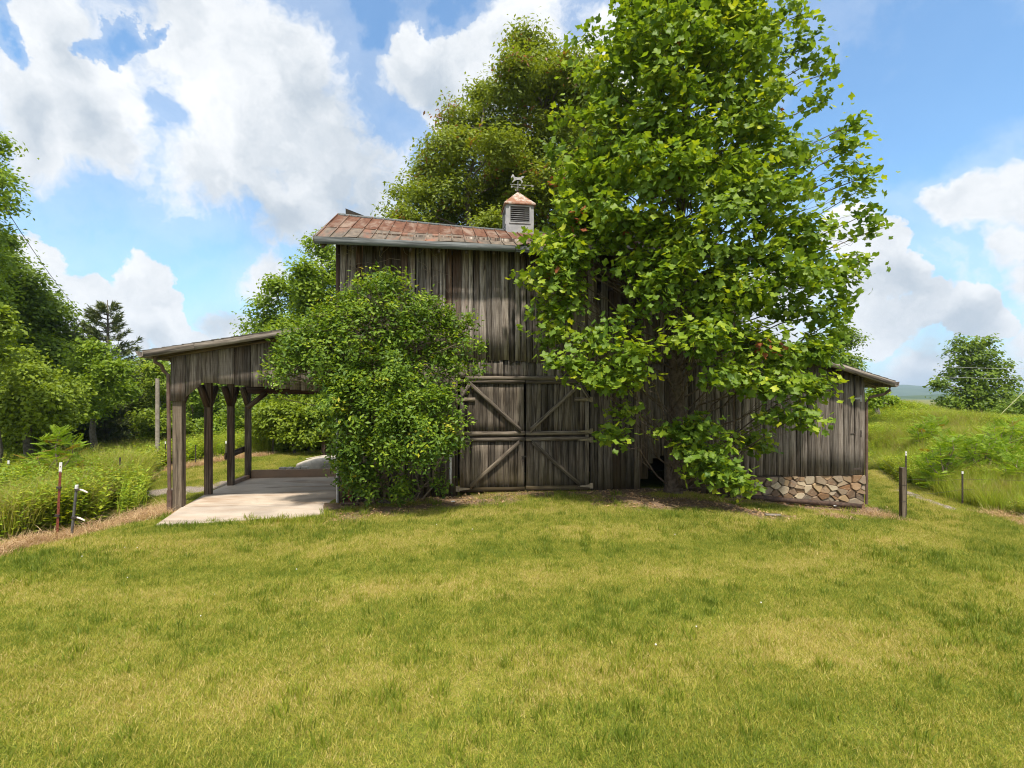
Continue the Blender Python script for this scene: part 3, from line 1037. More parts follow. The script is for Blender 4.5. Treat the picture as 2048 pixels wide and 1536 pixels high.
# double doors
def door(sx0, sx1, side):
    """side: where the hinges are, -1 left, +1 right"""
    zt = wp(1050, 760)[1]
    zb = wp(1050, 980)[1]
    nmx = 'door'
    d = MB().box(((sx0 + sx1) / 2, .012, (zt + zb) / 2), (sx1 - sx0 - .03, .01, zt - zb - .02)).build('barn_door', INSIDE, barn)
    d['label'] = 'weathered plank door leaf with diagonal braces'
    hz_ = sx0 if side < 0 else sx1
    ms = sx1 if side < 0 else sx0
    zm1, zm2 = wp(1050, 866)[1], wp(1050, 877)[1]
    zc = wp(1050, 799)[1]
    for (lo, hi) in ((zb, zm2 - .02), (zm1 - .02, zt - .01)):
        boards(d, 'plank', sx0 + .01, sx1 - .01, lambda c: lo, lambda c: hi, WOODLOW, wr=(0.11, 0.2), t=-.004, brown=lambda s: (rnd.uniform(-.1, .5), rnd.uniform(-.3, .3)), endj=.006, tj=.004, warp=.004)
    w_ = sx1 - sx0
    plank('rail', d, (sx0 + .0, -.045, zt - .04), (sx1, -.045, zt - .04), .085, .028, WOODLOW)
    plank('rail', d, (sx0, -.045, zm1), (sx1, -.045, zm1), .085, .028, WOODLOW)
    plank('rail', d, (sx0, -.045, zm2 - .01), (sx1, -.045, zm2 - .01), .085, .028, WOODLOW)
    plank('rail', d, (sx0, -.045, zb + .05), (sx1, -.045, zb + .03), .10, .028, WOODLOW, brown=(.6, .6))
    a_ = hz_ + side * 0
    plank('rail', d, (min(hz_, hz_ - side * .34), -.045, zc), (max(hz_, hz_ - side * .34), -.045, zc), .085, .028, WOODLOW)
    plank('stile', d, (hz_ - side * .05, -.043, zb + .1), (hz_ - side * .05, -.043, zc - .04), .085, .022, WOODLOW)
    # diagonal braces, an X over the two leaves
    plank('brace', d, (hz_ - side * .22, -.078, zt - .09), (ms + side * .09, -.078, zm1 + .06), .085, .026, WOODLOW, cut0=-side * .06, cut1=-side * .06)
    plank('brace', d, (ms + side * .13, -.078, zm2 - .07), (hz_ - side * .22, -.078, zb + .11), .085, .026, WOODLOW, cut0=side * .06, cut1=side * .06)
    plank('brace', d, (hz_ - side * .22, -.078, zt - .09), (hz_ - side * .02, -.078, zc + .03), .07, .026, WOODGREY)
    for zz in (zc, zm1 + .03, zm2 - .04, zb + .07):
        m = MB()
        m.poly([(hz_, -.0815, zz - .035), (hz_ - side * .26, -.0815, zz - .008), (hz_ - side * .26, -.0815, zz + .008), (hz_, -.0815, zz + .035)], (0, -.006, 0))
        m.tube([(hz_ + side * .01, -.085, zz - .06), (hz_ + side * .01, -.085, zz + .06)], .012, 6)
        m.box((hz_ + side * .05, -.06, zz), (.06, .02, .12))
        m.build('strap_hinge', HINGE, d)
    return d


HINGE = simple('pale_strap_iron', (0.20, 0.165, 0.11), (0.30, 0.25, 0.17), 20, 0.7)
ms_ = spx(1050)
door(dL + .03, ms_ - .008, -1)
dr = door(ms_ + .008, dR - .03, 1)
lz = wp(1046, 915)[1]
m_ = MB()
m_.box((ms_ - .05, -.05, lz), (.05, .02, .08)); m_.box((ms_ - .03, -.065, lz + .03), (.12, .008, .025))
m_.box((ms_ - .06, -.075, lz - .06), (.035, .02, .05)); m_.tube([(ms_ - .075, -.075, lz - .04), (ms_ - .06, -.075, lz - .0), (ms_ - .045, -.075, lz - .04)], .004, 5)
m_.build('latch', DARKM, barn)

# ---- right side shed
R0, R1 = SR + .0, spx(1727)
zsb = wp(1600, 951)[1]
TL = -.38
ra = wp(1710, 733, TL); rb = wp(1788, 758, TL)
slope = (rb[1] - ra[1]) / (rb[0] - ra[0])
rz = lambda s: ra[1] + (s - ra[0]) * slope
s_end = rb[0]
boards(barn, 'shed_board', R0 + .05, spx(1597), lambda c: max(zsb, gzb(c)) if c > spx(1478) else gzb(c), lambda c: rz(c) - .1, WOODGREY, wr=(0.13, 0.22), t=0.0, brown=lambda s: (rnd.uniform(-.1, .3), rnd.uniform(-.1, .3)), cuts=lambda c, wd: (0, slope * 0))
sd_ = MB().box(((spx(1598) + R1) / 2, .012, (zsb + rz(spx(1660)) - .2) / 2), (R1 - spx(1598) - .12, .01, rz(spx(1660)) - zsb - .4)).build('shed_door', INSIDE, barn)
sd_['label'] = 'grey vertical board door with iron strap hinges'
boards(sd_, 'plank', spx(1598) + .01, spx(1716), lambda c: zsb + .0, lambda c: rz(c) - .1, WOODGREY, wr=(0.13, 0.24), t=-.022, brown=lambda s: (rnd.uniform(-.2, .1), rnd.uniform(-.2, .1)), endj=.004, tj=.004)
for py in (797, 867, 937):
    zz = wp(1716, py)[1]
    s = spx(1717)
    m = MB().poly([(s, -.052, zz - .03), (s - .26, -.052, zz - .006), (s - .26, -.052, zz + .006), (s, -.052, zz + .03)], (0, -.006, 0))
    m.box((s + .02, -.05, zz), (.035, .012, .16))
    m.build('strap_hinge', DARKM if py > 860 else GALV, sd_)
boards(barn, 'shed_board', spx(1717), R1, lambda c: zsb, lambda c: rz(c) - .1, WOODGREY, wr=(0.11, 0.13), t=-.01, brown=lambda s: (-.2, -.2))
MB().box((R1 - .02, 1.7, .8), (.04, 3.3, 3.4)).build('side_wall', WOODGREY, barn)
MB().box((R0 + (R1 - R0) / 2, 3.3, .8), (R1 - R0, .04, 3.2)).build('rear_wall', WOODGREY, barn)
m_ = MB()
sA = SR + .05
q = [Vector((sA, TL, rz(sA) - .09)), Vector((s_end, TL, rz(s_end) - .09)), Vector((s_end, 3.6, rz(s_end) - .09)), Vector((sA, 3.6, rz(sA) - .09))]
m_.hexa(q + [p + Vector((0, 0, .03)) for p in q]); m_.build('shed_roof_deck', WOODLOW, barn)
for i in range(18):
    # courses of shingles lapping up the slope
    f0, f1 = i / 18, (i + 1.25) / 18
    a = s_end + .03 - (s_end - sA) * f0; b_ = s_end + .03 - (s_end - sA) * min(f1, 1)
    q = [Vector((b_, TL - .03, rz(b_) - .058)), Vector((a, TL - .03, rz(a) - .045)), Vector((a, 3.63, rz(a) - .045)), Vector((b_, 3.63, rz(b_) - .058))]
    MB().hexa(q + [p + Vector((0, 0, .012)) for p in q]).build('shingle_course', TAR, barn)
plank('fascia_board', barn, (sA, TL + .0, rz(sA) - .12), (s_end, TL, rz(s_end) - .12), .125, .03, FASC, seg=6)
for i in range(5):
    t_ = .1 + i * .8
    plank('rafter_tail', barn, (R1 - .3, t_, rz(R1 - .3) - .14), (s_end - .02, t_, rz(s_end) - .14), .045, .09, WOODGREY, nrm=(0, 0, -1), seg=1)
# gutter and downpipe, right
m_ = MB()
gq = []
zg = rz(s_end) - .13
for (dx, dz) in ((0, .06), (.0, -.03), (.05, -.06), (.1, -.03), (.125, .065), (.115, .065), (.092, -.022), (.05, -.048), (.01, -.022), (.01, .06)):
    gq.append((s_end + .005 + dx, TL - .02, zg + dz))
MB().poly(gq, (0, 4.0, 0)).build('gutter', FASC, barn)
MB().tube([(s_end + .05, -.22, zg - .05), (s_end + .05, -.22, zg - .13), (s_end - .02, -.15, zg - .22), (R1 + .1, -.06, zg - .30), (R1 + .035, -.05, zg - .42), (R1 + .035, -.05, -.5)], .032, 8).build('downpipe', BROWNM, barn)

# stone foundation: single stones on a mortar wall
fs0, fs1 = spx(1470), R1 + .02
zg0 = -.85
fw = MB().box(((fs0 + fs1) / 2, .11, (zsb + zg0) / 2), (fs1 - fs0, .2, zsb - zg0 - .01)).build('foundation_wall', MORTAR, barn)
W_, H_ = fs1 - fs0, zsb - zg0 - .015


def voronoi_cells(W, Hh, pts):
    cells = []
    for i, (px, py) in enumerate(pts):
        poly = [(0, 0), (W, 0), (W, Hh), (0, Hh)]
        for j, (qx, qy) in enumerate(pts):
            if i == j or abs(qx - px) > 1.2: continue
            mx_, my_ = (px + qx) / 2, (py + qy) / 2
            nx_, ny_ = qx - px, qy - py
            new = []
            for k_ in range(len(poly)):
                a, b_ = poly[k_], poly[(k_ + 1) % len(poly)]
                da = (a[0] - mx_) * nx_ + (a[1] - my_) * ny_
                db = (b_[0] - mx_) * nx_ + (b_[1] - my_) * ny_
                if da <= 0: new.append(a)
                if (da < 0) != (db < 0) and da != db:
                    t_ = da / (da - db)
                    new.append((a[0] + (b_[0] - a[0]) * t_, a[1] + (b_[1] - a[1]) * t_))
            poly = new
            if len(poly) < 3: break
        if len(poly) >= 3: cells.append(poly)
    return cells


sr = random.Random(5)
seeds = []
tries = 0
while len(seeds) < 112 and tries < 6000:
    tries += 1
    p = (sr.uniform(0, W_ * .72), sr.uniform(0, H_))
    mind = 0.045 + 0.155 * sr.random() ** 1.4
    if all(math.hypot(p[0] - q[0], p[1] - q[1]) > mind for q in seeds):
        seeds.append(p)
ST = .72
for poly in [[(x / ST, y) for x, y in pl] for pl in voronoi_cells(W_ * ST, H_, seeds)]:
    cx_ = sum(p[0] for p in poly) / len(poly); cy_ = sum(p[1] for p in poly) / len(poly)
    # drop very short edges, pull in for the joint, chip the corners
    pts = []
    for k_, p in enumerate(poly):
        q = poly[(k_ + 1) % len(poly)]
        if math.hypot(q[0] - p[0], q[1] - p[1]) > .022: pts.append(p)
    if len(pts) < 3: continue
    rd = sum(math.hypot(p[0] - cx_, p[1] - cy_) for p in pts) / len(pts)
    sc = max(.5, 1 - .009 / rd)
    dp = .03 + sr.uniform(0, .045)
    v, f = [], []
    rings = ((1.0, 0), (1.0, dp * .6), (.9, dp))
    ring_pts = []
    for k_, p in enumerate(pts):
        q = pts[(k_ + 1) % len(pts)]; o_ = pts[k_ - 1]
        c1 = sr.uniform(.03, .13)
        ring_pts.append((p[0] + (o_[0] - p[0]) * c1, p[1] + (o_[1] - p[1]) * c1))
        ring_pts.append((p[0] + (q[0] - p[0]) * c1, p[1] + (q[1] - p[1]) * c1))
    n = len(ring_pts)
    tx, ty = sr.uniform(-.12, .12), sr.uniform(-.12, .12)
    for (q, dd) in rings:
        for p in ring_pts:
            x_, y_ = cx_ + (p[0] - cx_) * sc * q, cy_ + (p[1] - cy_) * sc * q
            dz_ = dd + (tx * (x_ - cx_) + ty * (y_ - cy_) if dd else 0) + (sr.uniform(-.003, .003) if dd else 0)
            v.append((x_ - cx_, -dz_, y_ - cy_))
    for lv in range(2):
        for k_ in range(n):
            k2 = (k_ + 1) % n
            f.append((lv * n + k_, lv * n + k2, (lv + 1) * n + k2, (lv + 1) * n + k_))
    f.append(tuple(2 * n + k_ for k_ in range(n)))
    me_ = bpy.data.meshes.new('stone')
    me_.from_pydata(v, [], f)
    me_.materials.append(STONE)
    so = obj('stone', me_, fw)
    so.location = (fs0 + cx_, .012, zg0 + cy_)

# ---- left carport
SP = spx(343)
TF = -.32
fa = wp(292, 697, TF); fb = wp(596, 651, TF)
sl = (fb[1] - fa[1]) / (fb[0] - fa[0])
cz = lambda s: fa[1] + (s - fa[0]) * sl
sC0 = wp(288, 700, TF)[0]


def gable_lo(c):
    a, za = wp(363, 802); b_, zb_ = wp(409, 765); d, zd = wp(640, 783)
    return float(np.interp(c, [a, b_, d], [za, zb_, zd]))


def gable_cut(c, wd):
    a, za = wp(363, 802); b_, zb_ = wp(409, 765)
    return ((zb_ - za) / (b_ - a) * wd if a < c < b_ else 0), sl * wd


boards(barn, 'gable_board', SP, SL, gable_lo, lambda c: cz(c) - .07, WOODGREY, wr=(0.2, 0.34), t=-.02, brown=lambda s: (rnd.uniform(-.2, .5), rnd.uniform(0, .7)),
       endj=.0, tj=.004, cuts=gable_cut, warp=.004)
post_t = [0.0, 1.22, 2.42, 3.52]
zfl = -.13
PW = [.17, .14, .14, .14]
for i, t_ in enumerate(post_t):
    s = SP + .1 if i == 0 else SP + .12
    p = MB().box((s, t_ + .09, (zfl + cz(s) - .2) / 2 - .03), (PW[i], PW[i] * (.8 if i else 1), cz(s) - .2 - zfl + .1))
    o = p.build('carport_post', POST, barn, brown=0.15 if i == 0 else 0.6)
    a_ = o.data.attributes['gc']
    # knee braces along the beam and, at the rear, towards the barn
    for sg in ((1,) if i == 0 else (-1, 1) if i < 3 else (-1,)):
        plank('knee_brace', barn, (s, t_ + .09 + sg * .03, 1.88), (s, t_ + .09 + sg * .36, 2.32), .10, .12, POST, nrm=(-1, 0, 0), brown=(.6, .6), seg=1).location.x = .06
    if i == 3:
        plank('knee_brace', barn, (s + .02, t_ + .05, 1.8), (s + .5, t_ + .05, 2.2), .12, .10, POST, nrm=(0, -1, 0), brown=(.6, .6), seg=1)
plank('eave_beam', barn, (SP + .12, 0.02, 2.42), (SP + .12, 3.7, 2.42), .14, .22, POST, nrm=(0, 0, 1), brown=(.8, .8))
plank('cross_beam', barn, (SP + .1, 3.6, 2.27), (SL, 3.6, 2.25), .2, .1, POST, nrm=(0, -1, 0), brown=(.9, .9))
plank('cross_beam', barn, (SP + .3, 0.16, 2.5), (SL, .16, 2.38), .2, .1, POST, nrm=(0, -1, 0), brown=(.9, .9))
boards(barn, 'rear_gable_board', SP, SL, lambda c: 2.3, lambda c: cz(c) - .08, WOODLOW, wr=(0.25, .4), t=3.72, brown=lambda s: (.6, .6), warp=.003)
plank('side_rail', barn, (SP + .03, 2.45, .60), (SP + .03, 3.62, .66), .15, .04, POST, nrm=(-1, 0, 0), brown=(.6, .6))
q = [Vector((sC0, TF, cz(sC0) - .07)), Vector((SL - .02, TF, cz(SL) - .07)), Vector((SL - .02, 3.95, cz(SL) - .07)), Vector((sC0, 3.95, cz(sC0) - .07))]
MB().hexa(q + [p + Vector((0, 0, .03)) for p in q]).build('carport_roof_deck', WOODLOW, barn)
for i in range(20):
    f0, f1 = i / 20, (i + 1.3) / 20
    a = sC0 - .03 + (SL - sC0) * f0; b_ = sC0 - .03 + (SL - sC0) * min(f1, 1)
    q = [Vector((a, TF - .03, cz(a) - .036)), Vector((b_, TF - .03, cz(b_) - .05)), Vector((b_, 3.98, cz(b_) - .05)), Vector((a, 3.98, cz(a) - .036))]
    MB().hexa(q + [p + Vector((0, 0, .014)) for p in q]).build('shingle_course', TAR, barn)
smid = spx(405)
plank('fascia_board', barn, (sC0, TF, cz(sC0) - .105), (smid, TF, cz(smid) - .105), .13, .03, FASC, seg=4)
plank('fascia_board', barn, (smid + .004, TF, cz(smid) - .105), (SL - .1, TF, cz(SL - .1) - .105), .125, .028, FASC, seg=6)
for i in range(7):
    t_ = -.05 + i * .6
    plank('rafter', barn, (sC0 + .03, t_, cz(sC0) - .10), (SL, t_, cz(SL) - .10), .045, .10, WOODLOW, nrm=(0, 0, -1), brown=(.5, .8), seg=2)
zg = cz(sC0) - .11
gq = [(sC0 - .005 - dx, TF - .03, zg + dz) for (dx, dz) in ((0, .06), (.0, -.03), (.05, -.06), (.1, -.03), (.135, .065), (.122, .065), (.092, -.022), (.05, -.048), (.01, -.022), (.01, .06))]
MB().poly(gq[::-1], (0, 4.2, 0)).build('gutter', FASC, barn)
MB().tube([(sC0 + .1, -.14, zg - .03), (sC0 + .1, -.14, zg - .13), (sC0 + .2, -.1, zg - .2), (SP - .12, -.06, zg - .3), (SP - .035, -.05, zg - .38), (SP - .035, .0, 0.0), (SP - .035, .02, -.02)], .035, 8).build('downpipe', BROWNM, barn)
MB().box((SP - .035, .02, .0), (.085, .085, .42)).build('downpipe_boot', BROWNM, barn)

# ---- cupola with its weathervane
cs, ct = sY(1036, 1.7)[0], 1.72
cup = empty('cupola', BW(cs, ct, 0), TH)
tag(cup, 'pale louvred cupola with rusty pyramid roof and horse weathervane on the barn ridge', 'cupola')
czt = wp(1036, 409, 1.37)[1]
czb = wp(1036, 490, 1.37)[1]
hw = .345
m_ = MB()
# body: open frame around the louvres
lt, lb = wp(1036, 414, 1.37)[1], wp(1036, 443, 1.37)[1]
lw = .24
m_.box((0, 0, (lb - .03 + czb) / 2), (2 * hw, 2 * hw, lb - .03 - czb))
for sx in (-1, 1):
    for sy in (-1, 1):
        m_.box((sx * (hw + lw) / 2, sy * (hw + lw) / 2, (czt + lb - .03) / 2), (hw - lw, hw - lw, czt - lb + .03))
m_.box((0, 0, czt - (czt - lt - .03) / 2 + .0), (2 * hw - .004, 2 * hw - .004, czt - lt - .03))
m_.build('body', CUPM, cup)
MB().box((0, 0, (lt + lb) / 2), (.3, .3, lt - lb + .05)).build('core', DARKM, cup)
for ang in (0, 1, 2, 3):
    rot = Matrix.Rotation(ang * math.pi / 2, 3, 'Z')
    m = MB()
    for (c, sz) in (((0, -hw - .008, lt + .03), (2 * lw + .06, .02, .03)), ((0, -hw - .008, lb - .03), (2 * lw + .06, .02, .03)),
                    ((-lw - .015, -hw - .0085, (lt + lb) / 2), (.03, .019, lt - lb + .03)), ((lw + .015, -hw - .0085, (lt + lb) / 2), (.03, .019, lt - lb + .03))):
        m.box(rot @ Vector(c), sz, rot)
    m.build('louvre_frame', CUPM, cup)
    for i in range(7):
        zz = lb + (lt - lb) * (i + .5) / 7
        MB().box(rot @ Vector((0, -hw + .03, zz)), (2 * lw, .03, .012), rot @ Matrix.Rotation(.5, 3, 'X')).build('louvre_slat', CUPM, cup)
zap = wp(1036, 383, 1.7)[1]
e = hw + .05
m_ = MB()
b0 = [(-e, -e, czt), (e, -e, czt), (e, e, czt), (-e, e, czt)]
m_.v = [Vector(p) for p in b0] + [Vector((p[0], p[1], czt + .03)) for p in b0] + [Vector((0, 0, zap))]
m_.g = [tuple(p) for p in m_.v]
m_.f = [(3, 2, 1, 0), (0, 1, 5, 4), (1, 2, 6, 5), (2, 3, 7, 6), (3, 0, 4, 7), (4, 5, 8), (5, 6, 8), (6, 7, 8), (7, 4, 8)]
m_.build('roof', CUPR, cup)
MB().sphere((0, 0, zap + .02), .035).build('finial_ball', DARKM, cup, smooth=True)
vane = MB().tube([(0, 0, zap), (0, 0, zap + .27)], .009, 6).build('weathervane_rod', GALV, cup)
m_ = MB()
m_.tube([(-.16, -.03, zap + .11), (.16, .03, zap + .11)], .006, 5).tube([(.03, -.16, zap + .11), (-.03, .16, zap + .11)], .006, 5)
for dx, dy in ((-.16, -.03), (.16, .03), (.03, -.16), (-.03, .16)):
    m_.box((dx, dy, zap + .11), (.03, .006, .045))
m_.tube([(-.2, 0, zap + .18), (.36, .06, zap + .2)], .006, 5)
m_.poly([(.36, .06, zap + .23), (.44, .07, zap + .2), (.36, .06, zap + .17)], (0, .006, 0))
m_.build('compass_arms', GALV, vane)
hp = [(-.17, .09), (-.13, .16), (-.10, .15), (-.08, .10), (0, .09), (.07, .10), (.10, .13), (.17, .12), (.12, .085), (.09, .05), (.12, 0), (.10, -.05), (.085, -.05), (.09, 0), (.05, .035),
      (-.03, .03), (-.07, .01), (-.13, -.04), (-.145, -.03), (-.10, .03), (-.10, .06), (-.12, .11), (-.155, .07)]
m_ = MB().poly([(x * 1.05, -.005, zap + .27 + z * 1.05) for x, z in hp], (0, .012, 0))
m_.build('horse_figure', GALV, vane)

# ---- slab, curbs, little things of the carport
slab_pts = []
for (px, py) in ((313, 1048), (420, 1046), (500, 1038), (600, 1033), (690, 1020)):
    pt = gpx(px, py); slab_pts.append((pt.x, pt.y))
zt_ = zfl
A = [BW(SP + .05, -.02), BW(SL - .02, -.02)]
apron = [(P(313, 1048, 2.2 / .253).x, 2.2 / .253), (P(420, 1045, 8.82).x, 8.82), (P(500, 1038, 9.05).x, 9.05), (P(610, 1033, 9.24).x, 9.24), (P(690, 1022, 9.66).x, 9.66), xy(BW(SL + .05, -.45)), xy(BW(SL - .02, -.012)), xy(BW(SP + .2, -.012))]
m_ = MB().poly([(x, y, zt_ - .16) for x, y in apron], (0, 0, .155))
tag(m_.build('concrete_apron', CONCPALE), kind='structure')
fl = [xy(BW(SP + .22, .0)), xy(BW(SL - .02, .0)), xy(BW(SL - .02, 3.6)), xy(BW(SP + .02, 3.6)), xy(BW(SP - .0, 1.6))]
tag(MB().poly([(x, y, zt_ - .18) for x, y in fl], (0, 0, .18)).build('concrete_floor', CONC), kind='structure')
zcw = wp(580, 939, 3.55)[1]
cw = empty('low_concrete_wall', BW(SP, 3.6, zfl), TH)
tag(cw, 'low stained concrete curb wall closing the back of the carport', 'wall')
MB().box(((SL - SP) / 2 + .1, .07, zcw / 2 + .03), (SL - SP - .2, .13, zcw - zfl + .04)).build('back_curb', CONCW, cw)
MB().box((.12, -.53, (zcw - .1) / 2 + .02), (.12, 1.05, zcw - .12 - zfl + .04)).build('side_curb', CONCW, cw)

# upturned boat behind the curb
bc = BW(sY(645, 5.9)[0], 5.9, gz1(*xy(BW(sY(645, 5.9)[0], 5.9))) + .02)
boat = empty('upturned_boat', bc, TH + .08)
tag(boat, 'pale upturned flat-bottomed boat lying on the grass behind the carport', 'boat')
v, f = [], []
NL, NR = 12, 10
for i in range(NL + 1):
    x_ = -.75 + 2.4 * i / NL
    fl_ = i / NL
    hh_ = .35 * min(1, (.18 + 2.6 * fl_) ** .6) * (1 if fl_ < .8 else 1 - (fl_ - .8) * .8)
    ww_ = .52 * min(1, (.45 + 2.2 * fl_))
    for j in range(NR + 1):
        a_ = math.pi * j / NR
        ca, sa = math.cos(a_), math.sin(a_)
        v.append((x_, -math.copysign(abs(ca) ** .6, ca) * ww_, max(0.0, sa ** .55 * hh_) + .02))
for i in range(NL):
    for j in range(NR):
        b_ = i * (NR + 1) + j
        f.append((b_, b_ + 1, b_ + NR + 2, b_ + NR + 1))
f.append(tuple(range(NR + 1)))
f.append(tuple(NL * (NR + 1) + j for j in reversed(range(NR + 1))))
me_ = bpy.data.meshes.new('hull'); me_.from_pydata(v, [], f); me_.materials.append(BOATM)
me_.polygons.foreach_set('use_smooth', np.ones(len(f), bool))
obj('hull', me_, boat)
MB().tube([(-.5, 0, .285), (0, 0, .37), (.6, 0, .375), (1.3, 0, .35)], .012, 4).build('keel_strip', BOATM, boat)
# stones in a row behind the curb
for i in range(4):
    c = BW(sY(565 + i * 15, 3.95)[0], 3.95, zcw - .02)
    o = MB().box((0, 0, 0), (.17, .16, .07), Matrix.Rotation(rnd.uniform(-.2, .2), 3, 'Z')).build('paving_block', STEP)
    bv = o.modifiers.new('b', 'BEVEL'); bv.width = .015; bv.segments = 2
    o.location = c
    tag(o, ['pale paving block at the left end of the row behind the curb', 'second pale paving block from the left behind the curb', 'third pale paving block from the left behind the curb', 'pale paving block nearest the boat behind the curb'][i], 'block', 'paving blocks behind the carport curb')
# brown post with a board on top
b0 = gpx(648, 912)
o = empty('wooden_feeder', b0)
tag(o, 'brown wooden post carrying a flat board beyond the carport', 'post')
MB().box((0, 0, .3), (.13, .13, .9)).build('post', TIE, o)
MB().box((.05, 0, .78), (.4, .3, .08)).build('top_board', TIE, o)

# dark timber lying along the stones
tb = empty('landscape_timber', BW(0, 0, 0), TH)
tag(tb, 'long dark brown timber lying at the foot of the stone foundation', 'timber')
ta, tb_s = spx(1484), spx(1708)
za_, zb_ = gz1(*xy(BW(ta, -.2))) + .07, gz1(*xy(BW(tb_s, -.2))) + .08
plank('beam', tb, (ta, -.10, za_), (tb_s, -.12, zb_), .10, .11, TIE, seg=6, jit=.006)
plank('bracket', tb, (tb_s - .75, -.235, zb_ + .04), (tb_s - .68, -.235, zb_ + .04), .03, .012, GALV, seg=1)
p = gpx(1545, 1034)
o = plank('loose_plank', None, (p.x - .13, p.y, p.z + .035), (p.x + .14, p.y - .03, p.z + .03), .07, .02, FASC, nrm=(0, -.15, 1), seg=3)
tag(o, 'short broken grey plank lying on the dirt before the tree', 'plank')
for k_, (px, py, L_, a_, lab) in enumerate(((735, 1003, .5, .1, 'long dark rotten log lying under the left of the shrub'), (700, 1012, .38, -.25, 'short dark rotten log nearest the concrete apron'), (770, 1008, .32, -.6, 'bare grey stub of branch slanting under the shrub'))):
    p = gpx(px, py)
    dx, dy = math.cos(a_) * L_ / 2, math.sin(a_) * L_ / 2
    o = MB().tube([(p.x - dx, p.y - dy, p.z + .03), (p.x, p.y, p.z + .045), (p.x + dx, p.y + dy, p.z + .03)], [.035, .04, .025], 7).build('log', TIE if k_ < 2 else BARK2)
    tag(o, lab, 'log')
p = gpx(906, 1004)
o = MB().sphere((0, 0, 0), (.045, .03, .012), 8, 4).build('pale_stone', WHITEP); o.location = (p.x, p.y, p.z + .012)
tag(o, 'small white stone on the bare earth left of the doors', 'stone')

# ------------------------------------------------------------------ posts and wires
def tpost(name, px, pyb, pyt, mat, label, cat='fence post', group=None, white=True, w_=.035, cap=.09):
    b = gpx(px, pyb)
    h_ = (pyb - pyt) / 1000 * b.y
    o = empty(name, b, rnd.uniform(-.3, .3))
    tag(o, label, cat, group)
    m = MB().box((0, 0, (h_ - .3) / 2), (w_, .006, h_ + .3)).box((0, .014, (h_ - .3) / 2), (.006, .022, h_ + .3))
    for i in range(int(h_ / .09)):
        m.box((0, -.006, .06 + i * .09), (.012, .008, .02))
    m.build('shaft', mat, o)
    if white:
        m = MB().box((0, 0, h_ - cap / 2), (w_ + .004, .010, cap)).box((0, .016, h_ - cap / 2), (.010, .024, cap))
        m.build('painted_tip', WHITEP, o)
    return o, b, h_


gL = 'steel fence posts along the left weeds'
o, bR, hR = tpost('fence_post', 114, 1072, 925, RUSTRED, 'red steel fence post with white tip at the front of the weeds', white=True, w_=.045, cap=.17)
o.rotation_euler = (0, R(3.0), 0)
for zz in (hR * .28, hR * .66):
    MB().box((0, -.012, zz), (.075, .03, .035)).build('insulator', DARKM, o)
b = gpx(143, 1073)
o = empty('gate_pipe', b); o.rotation_euler = (0, R(6), 0)
hP = 102 / 1000 * b.y
tag(o, 'leaning grey steel pipe with two white electric fence insulators', 'fence post')
MB().tube([(0, 0, -.2), (0, 0, hP)], .021, 10).build('shaft', simple('dark_grey_pipe', (0.07, 0.07, 0.075), (0.12, 0.12, 0.12), 12, .5), o)
MB().tube([(0, 0, hP - .06), (0, 0, hP + .01)], .026, 10).build('cap', WHITEP, o)
for zz in (hP * .93, hP * .38):
    i_ = MB().box((.03, -.01, zz), (.09, .05, .025)).build('clamp', DARKM, o)
    MB().tube([(.07, -.01, zz), (.12, -.012, zz - .005), (.17, -.015, zz - .02), (.22, -.02, zz - .035)], [.015, .017, .015, .012], 7).build('insulator', INSUL, o)
for (px, pb, pt_, lab, wt) in ((240, 992, 915, 'dark bare steel post left of the grey carport corner, holding a white handle', False), (250, 965, 908, 'thin dark steel post just behind the bare one by the weeds', False),
                               (331, 936, 883, 'black steel post with white tip just left of the front carport post', True), (391, 932, 890, 'short rusty steel post seen between the first two carport posts', False),
                               (452, 922, 882, 'steel post almost hidden by the third carport post', True), (546, 908, 870, 'black steel post with white tip seen through the middle of the carport', True),
                               (626, 903, 870, 'black steel post beyond the upturned boat', False), (17, 1000, 921, 'dark steel post with white tip at the far left in the weeds', True)):
    oo, bb, hh_ = tpost('fence_post', px, pb, pt_, DARKM, lab, white=wt, w_=.04, group=gL)
    if px == 240:
        MB().tube([(-.02, -.02, hh_ * .62), (-.12, -.04, hh_ * .63), (-.3, -.08, hh_ * .62)], .013, 6).build('handle', WHITEP, oo)
gR = 'posts along the right edge of the lawn'
b = gpx(1805, 1037)
o = empty('wooden_fence_post', b)
tag(o, 'weathered square wooden post standing alone on the right lawn', 'fence post', gR)
hW = 102 / 1000 * b.y
m_ = MB().box((0, 0, (hW - .25) / 2), (.088, .088, hW + .25)); m_.build('shaft', POST, o, brown=.1)
for zz in (hW * .34, hW * .66):
    MB().tube([(-.048, -.048, zz), (.048, -.048, zz), (.048, .048, zz), (-.048, .048, zz), (-.048, -.048, zz)], .005, 5).build('wire_wrap', DARKM, o)
o, b2, h2 = tpost('fence_post', 1812, 1034, 903, DARKM, 'thin steel post with white tip rising behind the square wooden post', group=gR, white=True, w_=.03, cap=.09)
tpost('fence_post', 1925, 1008, 943, DARKM, 'dark steel post in front of the sumac on the right', group=gR, white=True, w_=.04, cap=.06)
tpost('fence_post', 1734, 935, 888, DARKM, 'steel post close beside the shed corner on the right', group=gR, white=True, w_=.03, cap=.06)


def wire(name, pts, label, cat='wire', rad=.0025, mat=DARKM, group=None, sag_=.03):
    q = []
    for a, b_ in zip(pts[:-1], pts[1:]):
        a, b_ = Vector(a), Vector(b_)
        for i in range(8):
            f_ = i / 8
            q.append(a.lerp(b_, f_) - Vector((0, 0, sag_ * 4 * f_ * (1 - f_))))
    q.append(Vector(pts[-1]))
    o = MB().tube(q, rad, 4).build(name, mat)
    return tag(o, label, cat, group)


